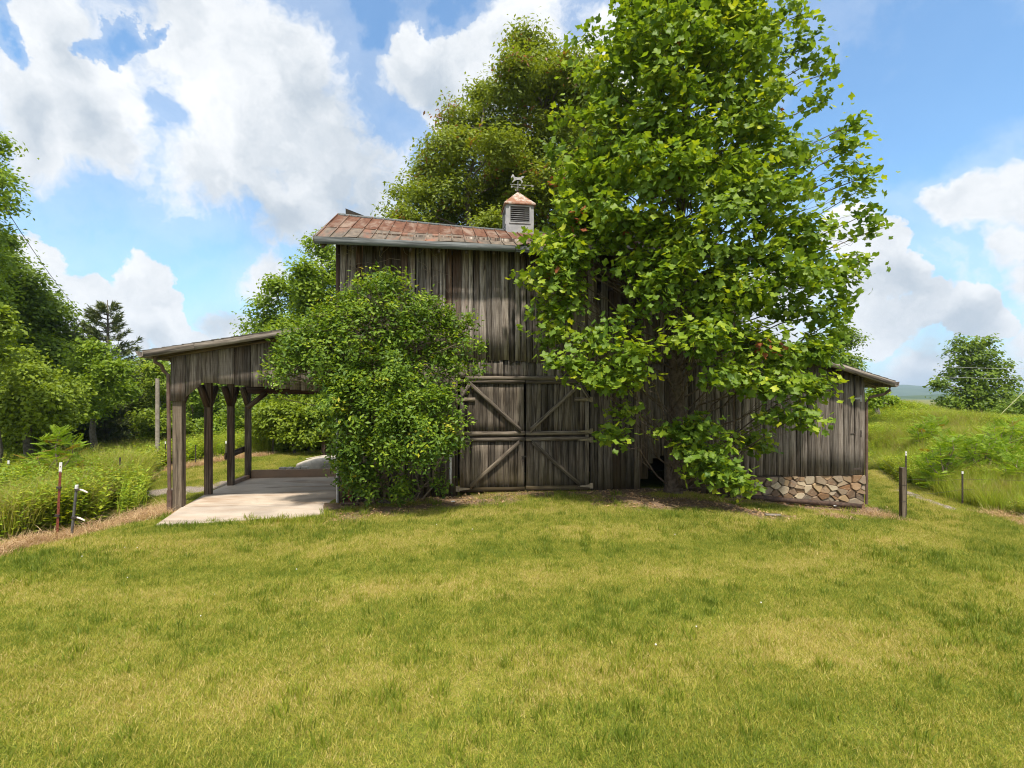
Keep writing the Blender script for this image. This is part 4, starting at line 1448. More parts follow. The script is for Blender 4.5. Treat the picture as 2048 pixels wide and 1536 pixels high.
e1 = gpx(17, 1000); e2 = gpx(240, 992); e3 = gpx(331, 936); e4 = gpx(546, 908)
for k_, (zz, l_) in enumerate(((.5, 'upper thin fence wire running along the left weeds'), (.25, 'lower thin fence wire running along the left weeds'))):
    wire('fence_wire', [e1 + Vector((0, 0, zz)), e2 + Vector((0, 0, zz)), e3 + Vector((0, 0, zz)), e4 + Vector((0, 0, zz))], l_, group='fence wires on the left')
r1 = gpx(1812, 1034); r2 = gpx(1925, 1008); r3 = gpx(1734, 935)
for k_, (zz, l_) in enumerate(((.85, 'upper thin fence wire between the right posts'), (.5, 'lower thin fence wire between the right posts'))):
    wire('fence_wire', [r3 + Vector((0, 0, zz * .9)), r1 + Vector((0, 0, zz)), r2 + Vector((0, 0, zz * .7)), r2 + Vector((4.5, -1.2, zz * .9))], l_, group='fence wires on the right')
# utility pole and overhead wires
b = gpx(315, 925) if False else P(315, 905, 19)
gb = gz1(b.x, b.y)
o = MB().tube([(b.x, b.y, gb - .3), (b.x, b.y, P(315, 757, 19).z)], [.085, .07], 10).build('utility_pole', simple('silver_pole_wood', (0.22, 0.19, 0.16), (0.33, 0.29, 0.25), 10, .9))
tag(o, 'bare grey wooden pole standing before the trees left of the carport', 'pole')
wire('power_line', [P(10, 415, 14), P(150, 612, 26), P(250, 730, 40)], 'single overhead cable slanting down past the left trees', 'cable', rad=.010, sag_=.15)
WIREW = simple('pale_cable', (0.45, 0.45, 0.42), (0.5, 0.5, 0.47), 5, .6)
wire('power_line', [P(1870, 733, 26), P(2300, 735, 26)], 'upper pale cable passing in front of the lone hill tree', 'cable', rad=.006, mat=WIREW, group='cables over the hill', sag_=.1)
wire('power_line', [P(1870, 753, 26), P(2300, 757, 26)], 'lower pale cable passing in front of the lone hill tree', 'cable', rad=.006, mat=WIREW, group='cables over the hill', sag_=.1)
gyb = gpx(1990, 845)
wire('guy_wire', [P(1990, 840, 21), P(2062, 770, 21)], 'yellowish guy wire slanting up from the hilltop at the right edge', 'cable', rad=.009, mat=simple('guy_cover', (.55, .52, .25), (.5, .5, .3), 5, .6), sag_=0)

# ------------------------------------------------------------------ leaves and trees
def kite(wd=.45, fold=.12, tip=.0):
    v = np.array([(0, 0, 0), (-wd / 2, .45, fold), (0, 1, -tip), (wd / 2, .45, fold)], float)
    f = np.array([(0, 2, 1), (0, 3, 2)])
    return v, f


def lobed():
    """four-lobed tulip tree leaf with a notched tip, one unit long"""
    o_ = [(0, 0), (-.22, .04), (-.46, .12), (-.50, .22), (-.32, .40), (-.44, .58), (-.47, .78), (-.22, .84), (0, .72)]
    pts = o_ + [(-x, y) for x, y in o_[::-1] if x != 0]
    v = [(0, .40, -.03)] + [(x, y, .10 * abs(x) * 2 + .05 * math.sin(y * 5)) for x, y in pts]
    n = len(pts)
    f = [(0, 1 + (i + 1) % n, 1 + i) for i in range(n)]
    return np.array(v, float), np.array(f)


def scatter(pos, up, size, tmpl, tone, r, droop=0.0, spin=None):
    """leaf mesh arrays: pos (n,3), up (n,3) normals, size (n)"""
    v, f = tmpl
    n = len(pos)
    up = up / (np.linalg.norm(up, axis=1, keepdims=True) + 1e-9)
    a = r.normal(size=(n, 3)) if spin is None else spin + r.normal(size=(n, 3)) * .4
    x = np.cross(a, up)
    x /= np.linalg.norm(x, axis=1, keepdims=True) + 1e-9
    y = np.cross(up, x)
    if droop:
        y = y + np.array([0, 0, -droop])
        y /= np.linalg.norm(y, axis=1, keepdims=True)
        up = np.cross(x, y)
    V_ = (pos[:, None, :] + size[:, None, None] * (v[None, :, 0:1] * x[:, None, :] + v[None, :, 1:2] * y[:, None, :] + v[None, :, 2:3] * up[:, None, :]))
    F_ = f[None] + (np.arange(n) * len(v))[:, None, None]
    T_ = np.repeat(tone, len(v))
    return V_.reshape(-1, 3), F_.reshape(-1, f.shape[1]), T_, (x, y, up)


def blob_clusters(blobs, r, shell=.55):
    """blobs: list of (centre, radii(3), n_clusters) -> centres, outward dirs, blob index"""
    C_, O_, I_ = [], [], []
    for i, (c, rad, n) in enumerate(blobs):
        d = r.normal(size=(n, 3)); d /= np.linalg.norm(d, axis=1, keepdims=True)
        q = (shell + (1 - shell) * r.random((n, 1))) * np.where(r.random((n, 1)) < .2, r.random((n, 1)), 1)
        C_.append(np.array(c)[None] + d * q * np.array(rad)[None])
        O_.append(d * q)
        I_.append(np.full(n, i))
    return np.concatenate(C_), np.concatenate(O_), np.concatenate(I_)


def clump_leaves(C_, O_, per, sig, r, flat=.6):
    n = len(C_)
    cnt = np.maximum(2, r.poisson(per, n))
    ci = np.repeat(np.arange(n), cnt)
    off = r.normal(size=(len(ci), 3)) * sig
    off[:, 2] *= flat
    pos = C_[ci] + off
    up = O_[ci] * 0.7 + np.array([0, -.15, 1.0]) * .9 + r.normal(size=(len(ci), 3)) * .55
    return pos, up, ci


def branch(mb, a, b_, r0, r1, r, n=4, wob=.06, sides=5, droop=0.0):
    a, b_ = Vector(a), Vector(b_)
    L = (b_ - a).length
    pts, rad = [], []
    for i in range(n + 1):
        f_ = i / n
        p = a.lerp(b_, f_)
        if 0 < i < n:
            p += Vector((r.normal(), r.normal(), r.normal() + droop)) * wob * L
        pts.append(p); rad.append(r0 + (r1 - r0) * f_)
    mb.tube(pts, rad, sides, cap=False)
    return pts


def tree(name, base, top, blobs, leafm, barkm, leaf, per, sig, tmpl, r, trunk_r=.12, label='', cat='tree', group=None, flat=.6, keep=None, tonef=None, twigs=10, limb_from=.3, shell=.55, droop=0.0, trunk_wob=.015, ret=False, start_z=0.0, limb_k=.36):
    root = empty(name, base)
    base = Vector(base); top = Vector(top)
    tag(root, label, cat, group)
    C_, O_, I_ = blob_clusters(blobs, r, shell)
    if keep is not None:
        k_ = keep(C_); C_, O_, I_ = C_[k_], O_[k_], I_[k_]
    pos, up, ci = clump_leaves(C_, O_, per, sig, r, flat)
    if keep is not None:
        k_ = keep(pos); pos, up, ci = pos[k_], up[k_], ci[k_]
    n = len(pos)
    ct_ = r.random(len(C_))
    tone = np.clip(.25 + .35 * ct_[ci] + r.normal(size=n) * .14, 0, .96) if tonef is None else tonef(pos, ci, ct_, r, O_)
    size = leaf * (.55 + .8 * r.random(n) ** .8)
    pos = pos - np.array(base)
    Vv, Ff, Tt, fr = scatter(pos, up, size, tmpl, tone, r, droop)
    if not ret:
        obj('crown', mesh_np('crown', Vv, Ff, leafm, {'tone': Tt}), root)
    # wood
    mb = MB()
    nt_ = 9
    tp, tr_ = [], []
    L = (top - base).length
    for i in range(nt_ + 1):
        f_ = i / nt_
        p = (top - base) * f_
        if i > 0: p = p + Vector((r.normal(), r.normal(), 0)) * trunk_wob * L * (.3 if i < 3 else 1)
        tp.append(p); tr_.append(trunk_r * (1.35 if i == 0 else 1.0) * (1 - .88 * f_))
    tp[0] = Vector((0, 0, -.15))
    tp.insert(1, tp[0].lerp(tp[1], .22)); tr_.insert(1, trunk_r * 1.02)
    mb.tube(tp, tr_, 10)
    mb.build('trunk', barkm, root, smooth=True)
    bm_ = MB()
    for i, (c, rad, n_) in enumerate(blobs):
        cc = Vector(c) - base
        f_ = max(limb_from, min(.95, (cc.z - start_z) / max(.1, L) - .012 - .14 * (Vector((cc.x, cc.y)).length / max(.1, L))))
        j = f_ * nt_
        a = Vector(tp[0]).lerp(tp[-1], f_)
        jj = min(len(tp) - 2, int(f_ * (len(tp) - 1)))
        a = tp[jj].lerp(tp[jj + 1], f_ * (len(tp) - 1) - jj)
        pts = branch(bm_, a, cc, trunk_r * (1 - .7 * f_) * limb_k, trunk_r * limb_k * .3, r, 5, .03, 5)
        idx_ = np.where(I_ == i)[0]
        for q in idx_[:twigs]:
            s_ = pts[r.integers(2, len(pts))]
            branch(bm_, s_, Vector(C_[q]) - base, trunk_r * limb_k * .25, trunk_r * limb_k * .08, r, 3, .05, 3)
    if bm_.v:
        bm_.build('branches', barkm, root)
    if ret:
        return root, pos, up, size, tone, Vv, Ff, Tt, fr
    return root


def B(px, py, Y, rx, ry, n, ryd=None):
    """crown lobe: pixel centre and radii in the photograph at distance Y, as a real ellipsoid"""
    c = P(px, py, Y)
    return (tuple(c), (rx / 1000 * Y, (ryd if ryd else (rx + ry) / 2 / 1000 * Y), ry / 1000 * Y), n)


KITE = kite(.6, .12)
NARROW = kite(.45, .08)

# --- the big tulip tree before the barn
tr0 = gpx(1345, 987)
trunk_top = P(1395, -190, 10.9)
def barn_local(p):
    d = p[:, :2] - np.array([OX, OY])
    return d[:, 0] * U[0] + d[:, 1] * U[1], d[:, 0] * V[0] + d[:, 1] * V[1]


def keep_out(p):
    s, t = barn_local(p)
    z = p[:, 2]
    inside = (s > SL - .1) & (s < R1 + .2) & (t > -.12) & (z < np.where(s < SR + .1, np.interp(t, [TE, TR, TR + 2.2], [zE + .15, zR + .1, zE]), rz(s) + .12))
    eave = (s > SL - .3) & (t > TE - .08) & (z > zE - .25) & (z < zE + .2 + (zR - zE) * np.clip((t - TE) / (TR - TE), 0, 1)) & (s < sE1 + .1)
    side = (s > SR) & (t > TL - .06) & (z > rz(s) - .25) & (z < rz(s) + .12)
    return ~(inside | eave | side) & (z > gz(p[:, 0], p[:, 1]) + .08) & (p[:, 1] > 2)


r_ = np.random.default_rng(21)
rows_ = [(-140, 1320, 1465), (-80, 1280, 1500), (-15, 1240, 1525), (50, 1215, 1545), (115, 1195, 1560), (180, 1185, 1570), (245, 1160, 1580), (310, 1145, 1600), (375, 1120, 1615),
         (440, 1105, 1650), (500, 1090, 1665), (560, 1085, 1680)]
tb_ = []
for y_, xa, xb in rows_:
    nn_ = max(2, int(round((xb - xa) / 88)))
    for i in range(nn_ + 1):
        x_ = xa + 45 + (xb - xa - 90) * i / nn_ + r_.uniform(-18, 18)
        if y_ >= 490 and 1150 < x_ < 1340 and r_.random() < .6: continue
        edge = abs((x_ - (xa + xb) / 2) / ((xb - xa) / 2))
        half = 2.3 * math.sqrt(max(.05, 1 - edge ** 2))
        for dy in ((-.75, .1) if y_ < 430 else (-.8,)):
            Y_ = 10.5 + dy * half * r_.uniform(.6, 1.0)
            if y_ > 430: Y_ = min(Y_, 9.9 + (x_ - 1350) * .0006)
            tb_.append(B(x_, y_ + r_.uniform(-22, 22), Y_, r_.uniform(44, 60), r_.uniform(32, 44), 12 if y_ > 400 else 11))
# lower boughs in front of the wall
for (x_, y_, rx, ry, Y_, n_) in ((1130, 470, 34, 26, 9.7, 7), (1175, 440, 48, 34, 9.6, 12), (1230, 445, 52, 36, 9.5, 13), (1300, 450, 52, 38, 9.4, 14), (1140, 510, 46, 26, 9.5, 9), (1100, 545, 32, 28, 9.6, 7), (1125, 575, 38, 26, 9.6, 7), (1215, 490, 44, 18, 9.5, 7), (1340, 500, 44, 34, 9.3, 10), (1120, 610, 50, 42, 9.7, 13), (1100, 660, 34, 26, 9.6, 6), (1230, 640, 60, 36, 9.5, 9), (1310, 590, 60, 40, 9.2, 12), (1180, 690, 44, 24, 9.4, 7), (1130, 725, 44, 22, 9.3, 8), (1200, 745, 55, 26, 9.1, 11), (1260, 715, 55, 34, 9.0, 14), (1250, 765, 48, 20, 9.0, 8),
                                 (1420, 620, 70, 50, 9.2, 18), (1400, 680, 66, 40, 8.9, 18), (1500, 600, 70, 50, 9.6, 18), (1600, 610, 70, 50, 10.0, 18), (1660, 560, 50, 50, 10.2, 13), (1510, 690, 75, 45, 9.4, 20), (1600, 700, 75, 45, 9.7, 20), (1560, 770, 75, 36, 9.5, 18),
                                 (1480, 760, 60, 34, 9.3, 12), (1620, 780, 44, 34, 9.8, 10), (1640, 690, 40, 34, 10.1, 9), (1600, 830, 40, 24, 9.6, 7), (1430, 745, 40, 24, 9.0, 6), (1545, 835, 40, 16, 9.7, 4), (1510, 880, 52, 22, 10.4, 9), (1250, 825, 26, 10, 9.8, 3), (1222, 868, 24, 22, 9.6, 6),
                                 (1345, 860, 28, 20, 9.6, 6), (1395, 850, 36, 26, 9.5, 8), (1375, 900, 34, 18, 9.4, 6), (1430, 905, 44, 38, 9.5, 14), (1405, 945, 34, 22, 9.4, 7), (1460, 955, 36, 24, 9.5, 9), (1478, 975, 18, 20, 9.5, 4), (1290, 530, 60, 30, 9.3, 9)):
    tb_.append(B(x_, y_, Y_, rx, ry, n_, ryd=.35))
# sprigs breaking the outline
for (x_, y_) in ((1600, 30), (1615, 85), (1570, 12), (1645, 150), (1632, 118), (1675, 290), (1702, 300), (1690, 340), (1712, 385), (1735, 465), (1722, 520), (1180, 70), (1160, 140), (1135, 230), (1115, 300), (1060, 480), (1052, 560), (1700, 250), (1728, 430), (1690, 600), (1670, 640), (1725, 355), (1640, 200)):
    tb_.append(B(x_, y_, 10.2, 18, 14, 3))


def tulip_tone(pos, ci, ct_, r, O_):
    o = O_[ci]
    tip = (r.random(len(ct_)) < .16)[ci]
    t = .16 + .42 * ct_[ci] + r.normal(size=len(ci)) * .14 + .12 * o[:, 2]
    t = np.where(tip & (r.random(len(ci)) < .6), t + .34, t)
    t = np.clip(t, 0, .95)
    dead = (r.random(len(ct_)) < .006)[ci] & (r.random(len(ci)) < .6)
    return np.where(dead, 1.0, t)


LOB = lobed()
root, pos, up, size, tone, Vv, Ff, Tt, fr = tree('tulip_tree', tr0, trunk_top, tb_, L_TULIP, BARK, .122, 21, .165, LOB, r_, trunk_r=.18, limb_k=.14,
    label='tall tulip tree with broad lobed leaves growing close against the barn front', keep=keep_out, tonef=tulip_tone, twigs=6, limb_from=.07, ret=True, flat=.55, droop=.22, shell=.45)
# the 300 leaves that show largest are parts, the others one mass
wpos = pos + np.array(tr0)
app = size / np.linalg.norm(wpos - np.array([0, 0, H]), axis=1)
inview = (wpos[:, 2] < H + .79 * wpos[:, 1])
order = np.argsort(-(app * inview))
bigset = order[:300]
mask = np.ones(len(pos), bool); mask[bigset] = False
nv = len(LOB[0])
Vr = Vv.reshape(-1, nv, 3)[mask].reshape(-1, 3)
nm_ = mask.sum()
Fr = (LOB[1][None] + (np.arange(nm_) * nv)[:, None, None]).reshape(-1, 3)
crown = obj('crown', mesh_np('crown', Vr, Fr, L_TULIP, {'tone': np.repeat(tone[mask], nv)}), root)
crown['kind'] = 'stuff'
variants = []
for k_ in range(8):
    vv = LOB[0].copy(); vv[:, 2] += .04 * np.sin(vv[:, 0] * (4 + k_)) + .02 * k_ * vv[:, 1] ** 2 * (-1) ** k_
    variants.append(mesh_np('leaf', vv, LOB[1], L_TULIP, {'tone': np.full(len(vv), .2 + .09 * k_)}))
for q in bigset:
    me_ = variants[int(np.clip((tone[q] - .2) / .09, 0, 7))]
    o = bpy.data.objects.new('leaf', me_)
    x_, y_, z_ = fr[0][q], fr[1][q], fr[2][q]
    s_ = size[q]
    M_ = Matrix(((x_[0] * s_, y_[0] * s_, z_[0] * s_, pos[q][0]), (x_[1] * s_, y_[1] * s_, z_[1] * s_, pos[q][1]), (x_[2] * s_, y_[2] * s_, z_[2] * s_, pos[q][2]), (0, 0, 0, 1)))
    COL.objects.link(o); o.parent = root; o.matrix_local = M_

# --- the shrub before the left half of the wall
r_ = np.random.default_rng(33)
sb = gpx(800, 1002)
shb = [B(740, 700, 9.5, 120, 105, 120), B(668, 720, 9.5, 84, 92, 95), B(790, 640, 9.6, 62, 62, 55), B(720, 620, 9.6, 55, 45, 40), B(820, 700, 9.6, 80, 70, 50), B(600, 715, 9.5, 42, 34, 22), B(610, 680, 9.6, 50, 40, 30),
       B(900, 700, 9.7, 54, 52, 24), B(915, 650, 9.8, 32, 22, 12), B(850, 640, 9.8, 50, 34, 22), B(660, 645, 9.7, 48, 34, 24), B(905, 760, 9.6, 40, 46, 22), B(740, 810, 9.2, 110, 80, 110), B(680, 800, 9.3, 60, 64, 60), B(850, 870, 8.9, 74, 66, 70), B(790, 900, 9.0, 48, 50, 34), B(895, 880, 9.0, 34, 44, 22),
       B(830, 830, 9.2, 70, 50, 45), B(720, 900, 9.5, 60, 60, 55), B(690, 930, 9.6, 34, 40, 20), B(745, 955, 9.7, 24, 30, 8), B(808, 968, 9.6, 24, 22, 8), B(705, 870, 9.4, 48, 50, 40), B(700, 955, 9.7, 26, 30, 14), B(735, 985, 9.6, 30, 18, 10), B(800, 985, 9.5, 26, 16, 8), B(880, 960, 9.7, 20, 22, 7),  B(780, 570, 9.7, 30, 24, 12), B(790, 760, 9.2, 90, 70, 70)]
for (x_, y_) in ((765, 550), (788, 556), (740, 575), (815, 585), (700, 590), (850, 600), (900, 625), (935, 640), (960, 690), (560, 690), (545, 720), (540, 750), (660, 610), (870, 620), (690, 600), (955, 740)):
    shb.append(B(x_, y_, 9.6, 9, 16, 4, ryd=.12))


for k_ in range(75):
    x_ = r_.uniform(550, 955)
    yt = np.interp(x_, [550, 600, 650, 700, 760, 800, 860, 910, 955], [715, 655, 620, 590, 555, 560, 605, 640, 690]) + r_.uniform(-10, 95)
    shb.append(B(x_, yt, 9.45 + r_.uniform(-.3, .3), 7, r_.uniform(14, 26), 3, ryd=.08))
for k_ in range(30):
    a_ = r_.uniform(0, 6.28)
    shb.append(B(850 + 80 * math.cos(a_), 870 - 75 * abs(math.sin(a_)), 8.6 + r_.uniform(0, .4), 9, r_.uniform(12, 22), 3, ryd=.08))


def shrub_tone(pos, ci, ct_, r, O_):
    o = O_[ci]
    t = .15 + .45 * ct_[ci] + r.normal(size=len(ci)) * .13 + .2 * np.clip(o[:, 2], -1, 1)  # upper leaves of each lobe lighter: young shoots, and shading put into tone
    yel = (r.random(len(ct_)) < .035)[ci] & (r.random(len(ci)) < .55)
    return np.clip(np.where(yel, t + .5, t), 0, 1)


def shrub_keep(p):
    return keep_out(p) & ~((barn_local(p)[0] < SL) & (p[:, 2] < 1.4) & (barn_local(p)[1] > -.15) & (barn_local(p)[0] < SL - .35))


shb = [(c, rd_, max(3, int(n_ * 1.25))) for c, rd_, n_ in shb]
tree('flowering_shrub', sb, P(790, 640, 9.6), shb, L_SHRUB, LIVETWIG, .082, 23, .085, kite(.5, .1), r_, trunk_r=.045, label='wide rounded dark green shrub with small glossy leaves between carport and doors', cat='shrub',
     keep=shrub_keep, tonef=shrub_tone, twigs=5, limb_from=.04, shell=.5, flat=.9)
stems = MB()
for k_ in range(16):
    a = Vector((sb.x + r_.uniform(-.9, .45), sb.y + r_.uniform(-.1, .25), sb.z - .05))
    b_ = Vector((a.x + r_.uniform(-1.0, 1.0), a.y + r_.uniform(-.5, .1), sb.z + r_.uniform(1.2, 2.6)))
    branch(stems, a, b_, .022, .01, r_, 5, .03, 5)
o = stems.build('stems', LIVETWIG, bpy.data.objects['flowering_shrub'])
o.location = -sb

# --- trees beyond
def px_tree(name, base_px, Y, top_py, lobes, leafm, label, seed, leaf=.13, per=16, sig=.28, tmpl=KITE, trunk_r=.16, barkm=BARK2, group='trees beyond the barn and fence', cat='tree', dens=1.0, tonef=None, droop=.15, flat=.6, limb_from=.2, keep=None):
    r = np.random.default_rng(seed)
    X = (base_px - 1024) / 1000 * Y
    base = Vector((X, Y, gz1(X, Y)))
    top = P(lobes[0][0], top_py + 20, Y)
    bl = [B(x, y, Y + dy, rx, ry, max(3, int(n * dens * 2.2))) for (x, y, rx, ry, n, dy) in lobes]
    return tree(name, base, top, bl, leafm, barkm, leaf * 1.05, per * 2.6, sig * .82, tmpl, r, trunk_r=trunk_r, label=label, cat=cat, group=group, tonef=tonef, twigs=4, limb_from=limb_from, droop=droop, flat=flat, keep=keep)


def locust_tone(pos, ci, ct_, r, O_):
    t = .25 + .35 * ct_[ci] + r.normal(size=len(ci)) * .12
    pods = (r.random(len(ct_)) < .05)[ci] & (r.random(len(ci)) < .5)
    return np.where(pods, 1.0, np.clip(t, 0, .9))


def autolobes(outline, seed, step=48, rr=(34, 52), n=14, dyr=1.6, sq=.8):
    """fill a crown outline given as rows (y, x_left, x_right) with lobes"""
    r = random.Random(seed)
    out_ = []
    ys = [o_[0] for o_ in outline]
    y = ys[0]
    while y <= ys[-1]:
        xa = np.interp(y, ys, [o_[1] for o_ in outline]); xb = np.interp(y, ys, [o_[2] for o_ in outline])
        w_ = xb - xa
        k_ = max(1, int(round(w_ / step)))
        for i in range(k_):
            x = xa + w_ * (i + .5) / k_ + r.uniform(-.3, .3) * step
            rad = r.uniform(*rr) * min(1, .45 + w_ / step / 4)
            out_.append((x, y + r.uniform(-.3, .3) * step, rad, rad * sq * r.uniform(.8, 1.1), n, r.uniform(-dyr, dyr)))
        y += step * .8
    return out_


o1 = [(75, 1040, 1100), (130, 1010, 1180), (200, 1010, 1260), (300, 990, 1260), (400, 980, 1240), (470, 980, 1240)]
px_tree('locust_tree', 1120, 19, 70, autolobes(o1, 1, 58, (40, 60), 20), L_LOCUST, 'tall yellowish green tree rising behind the barn ridge beside the cupola', 41, leaf=.15, per=19, sig=.27, tmpl=NARROW, trunk_r=.3, tonef=locust_tone)
o2 = [(205, 930, 980), (260, 865, 1010), (330, 842, 1020), (390, 815, 1030), (440, 800, 1030), (480, 800, 1030)]
px_tree('locust_tree', 930, 18, 200, autolobes(o2, 2, 54, (38, 54), 19), L_LOCUST, 'feathery green tree behind the left end of the barn ridge', 42, leaf=.14, per=19, sig=.26, tmpl=NARROW, trunk_r=.25, tonef=locust_tone)
o3 = [(500, 620, 680), (560, 590, 760), (620, 580, 780), (680, 560, 780), (740, 560, 780)]
px_tree('poplar_tree', 660, 21, 480, autolobes(o3, 3, 46, (32, 44), 16), L_MID, 'leafy tree behind the barn corner above the carport roof', 43, leaf=.15, per=14, sig=.3)
o4 = [(575, 545, 585), (610, 515, 620), (660, 480, 640), (720, 460, 640), (760, 460, 640)]
px_tree('poplar_tree', 560, 23, 560, autolobes(o4, 4, 44, (28, 40), 14), L_MID, 'lower leafy tree just above the carport roof', 44, leaf=.15, per=14, sig=.3)

# left woods
px_tree('oak_tree', -70, 18, 260, autolobes([(290, -130, 0), (350, -150, 5), (420, -150, 10), (500, -150, -10), (700, -150, 0)], 5, 50, (30, 42), 15), L_MID, 'tall tree reaching into the picture at the upper left edge', 45, leaf=.13, dens=.6)
px_tree('oak_tree', 50, 23, 470, autolobes([(480, -30, 0), (530, -40, 45), (590, -40, 95), (640, -40, 135), (700, -40, 170), (760, -40, 180), (830, -40, 150), (890, -40, 120)], 6, 46, (30, 42), 19), L_DARK, 'large dark green tree filling the left edge of the woods', 46, leaf=.16, per=16, sig=.34, trunk_r=.25)
px_tree('mulberry_tree', 60, 17, 690, autolobes([(715, 20, 80), (770, -10, 150), (830, -20, 150), (880, -20, 100)], 7, 46, (30, 44), 16), L_LIGHT, 'bright green bushy tree before the dark woods at the left edge', 47, leaf=.13, per=14, sig=.25)
px_tree('mulberry_tree', -10, 15, 600, autolobes([(635, -60, 5), (720, -60, 20)], 77, 46, (22, 32), 10), L_LIGHT, 'light green branch of a tree cut by the left edge of the picture', 57, leaf=.13, per=12, sig=.2)
px_tree('maple_tree', 190, 21, 700, autolobes([(712, 160, 215), (740, 160, 245), (780, 150, 255), (810, 150, 230)], 8, 38, (24, 32), 15), L_MID, 'mid green tree with pale bare limbs below the pine top', 48, leaf=.14, per=14, sig=.28)
px_tree('poplar_tree', 320, 25, 735, autolobes([(750, 300, 325), (790, 285, 345), (830, 280, 360), (870, 290, 400), (890, 300, 410)], 9, 36, (24, 32), 14), L_LIGHT, 'yellow green young tree right behind the bare grey pole', 49, leaf=.15, per=13, sig=.26)
px_tree('maple_tree', 300, 33, 710, autolobes([(722, 280, 330), (760, 250, 360), (810, 240, 400), (860, 240, 420)], 10, 40, (28, 36), 15), L_MID, 'rounded tree in the second row of the woods left of the carport', 50, leaf=.2, per=13, sig=.36)
px_tree('maple_tree', 120, 34, 640, autolobes([(690, 60, 140), (740, 40, 200), (820, 40, 260), (880, 60, 260)], 11, 50, (34, 46), 16), L_DARK, 'dark tree deep in the woods behind the pine', 51, leaf=.22, per=13, sig=.4)
for k_, (x_, Y_, top_, w_, mat_, lab) in enumerate(((430, 32, 735, 70, L_DARK, 'dark tree seen between the first two carport posts'), (500, 36, 720, 80, L_DARK, 'dark tree seen past the rear carport post'),
                                                  (580, 30, 740, 80, L_MID, 'green tree filling the view through the carport'), (670, 28, 740, 80, L_MID, 'green tree at the right of the view through the carport'), (380, 30, 770, 50, L_MID, 'small green tree just right of the front carport post'))):
    px_tree('maple_tree', x_, Y_, top_, autolobes([(top_ + 20, x_ - w_ * .4, x_ + w_ * .4), (top_ + 70, x_ - w_, x_ + w_), (880, x_ - w_, x_ + w_), (900, x_ - w_, x_ + w_)], 20 + k_, 42, (28, 38), 13), mat_, lab, 60 + k_, leaf=.2, per=12, sig=.36)
for k_, (x_, Y_, lobes_, mat_, lab) in enumerate(((590, 19.5, [(570, 835, 60, 38, 60, 0), (640, 830, 60, 42, 60, 0), (530, 850, 36, 24, 24, 0), (610, 868, 50, 22, 30, -.3), (690, 850, 50, 40, 40, 0)], L_LIGHT, 'bright bush overhanging the lawn beyond the carport'),
                                           (480, 26, [(470, 850, 50, 34, 40, 0), (430, 860, 40, 28, 30, 0)], L_MID, 'mid green bush between the carport posts'))):
    px_tree('bush', x_, Y_, lobes_[0][1] - 20, lobes_, mat_, lab, 80 + k_, leaf=.14, per=14, sig=.22, trunk_r=.06, cat='bush', group='bushes beyond the carport')

# right side
px_tree('walnut_tree', 1690, 30, 650, autolobes([(662, 1665, 1700), (700, 1640, 1720), (750, 1630, 1722), (800, 1640, 1720)], 12, 34, (20, 30), 12), L_DARK, 'tree top showing behind the right end of the barn', 52, leaf=.16, per=12, sig=.26)
px_tree('walnut_tree', 1755, 22, 770, autolobes([(782, 1740, 1775), (805, 1732, 1790), (830, 1732, 1790)], 13, 28, (16, 22), 11), L_MID, 'low leafy tree on the hill close to the shed corner', 53, leaf=.12, per=12, sig=.16)
px_tree('sycamore_tree', 1950, 30, 670, [(1935, 690, 30, 16, 13, 0), (1975, 690, 22, 16, 10, 0), (1960, 715, 42, 20, 22, 0), (1915, 715, 20, 18, 8, 0), (1915, 745, 26, 20, 12, .5), (1960, 750, 48, 26, 28, 0), (1995, 735, 20, 22, 10, 0), (2012, 765, 22, 14, 9, 0), (1885, 765, 20, 11, 6, 0), (1930, 780, 36, 20, 16, 0), (1985, 785, 36, 22, 17, 0),
        (1905, 805, 34, 20, 18, 0), (1950, 812, 50, 22, 30, 0), (2000, 808, 34, 20, 18, 0), (1885, 825, 20, 14, 9, 0), (1868, 772, 10, 7, 3, 0)], L_DARK, 'lone ragged tree standing on the hilltop against the sky', 54, leaf=.20, per=10, sig=.26, trunk_r=.22, dens=.62)
px_tree('walnut_tree', 2045, 26, 785, [(2045, 815, 30, 24, 24, 0), (2010, 830, 24, 18, 14, 0), (2080, 800, 30, 26, 20, 0), (2030, 840, 30, 14, 14, 0)], L_DARK, 'dark low tree at the right edge of the hilltop', 55, leaf=.15, per=12, sig=.22)

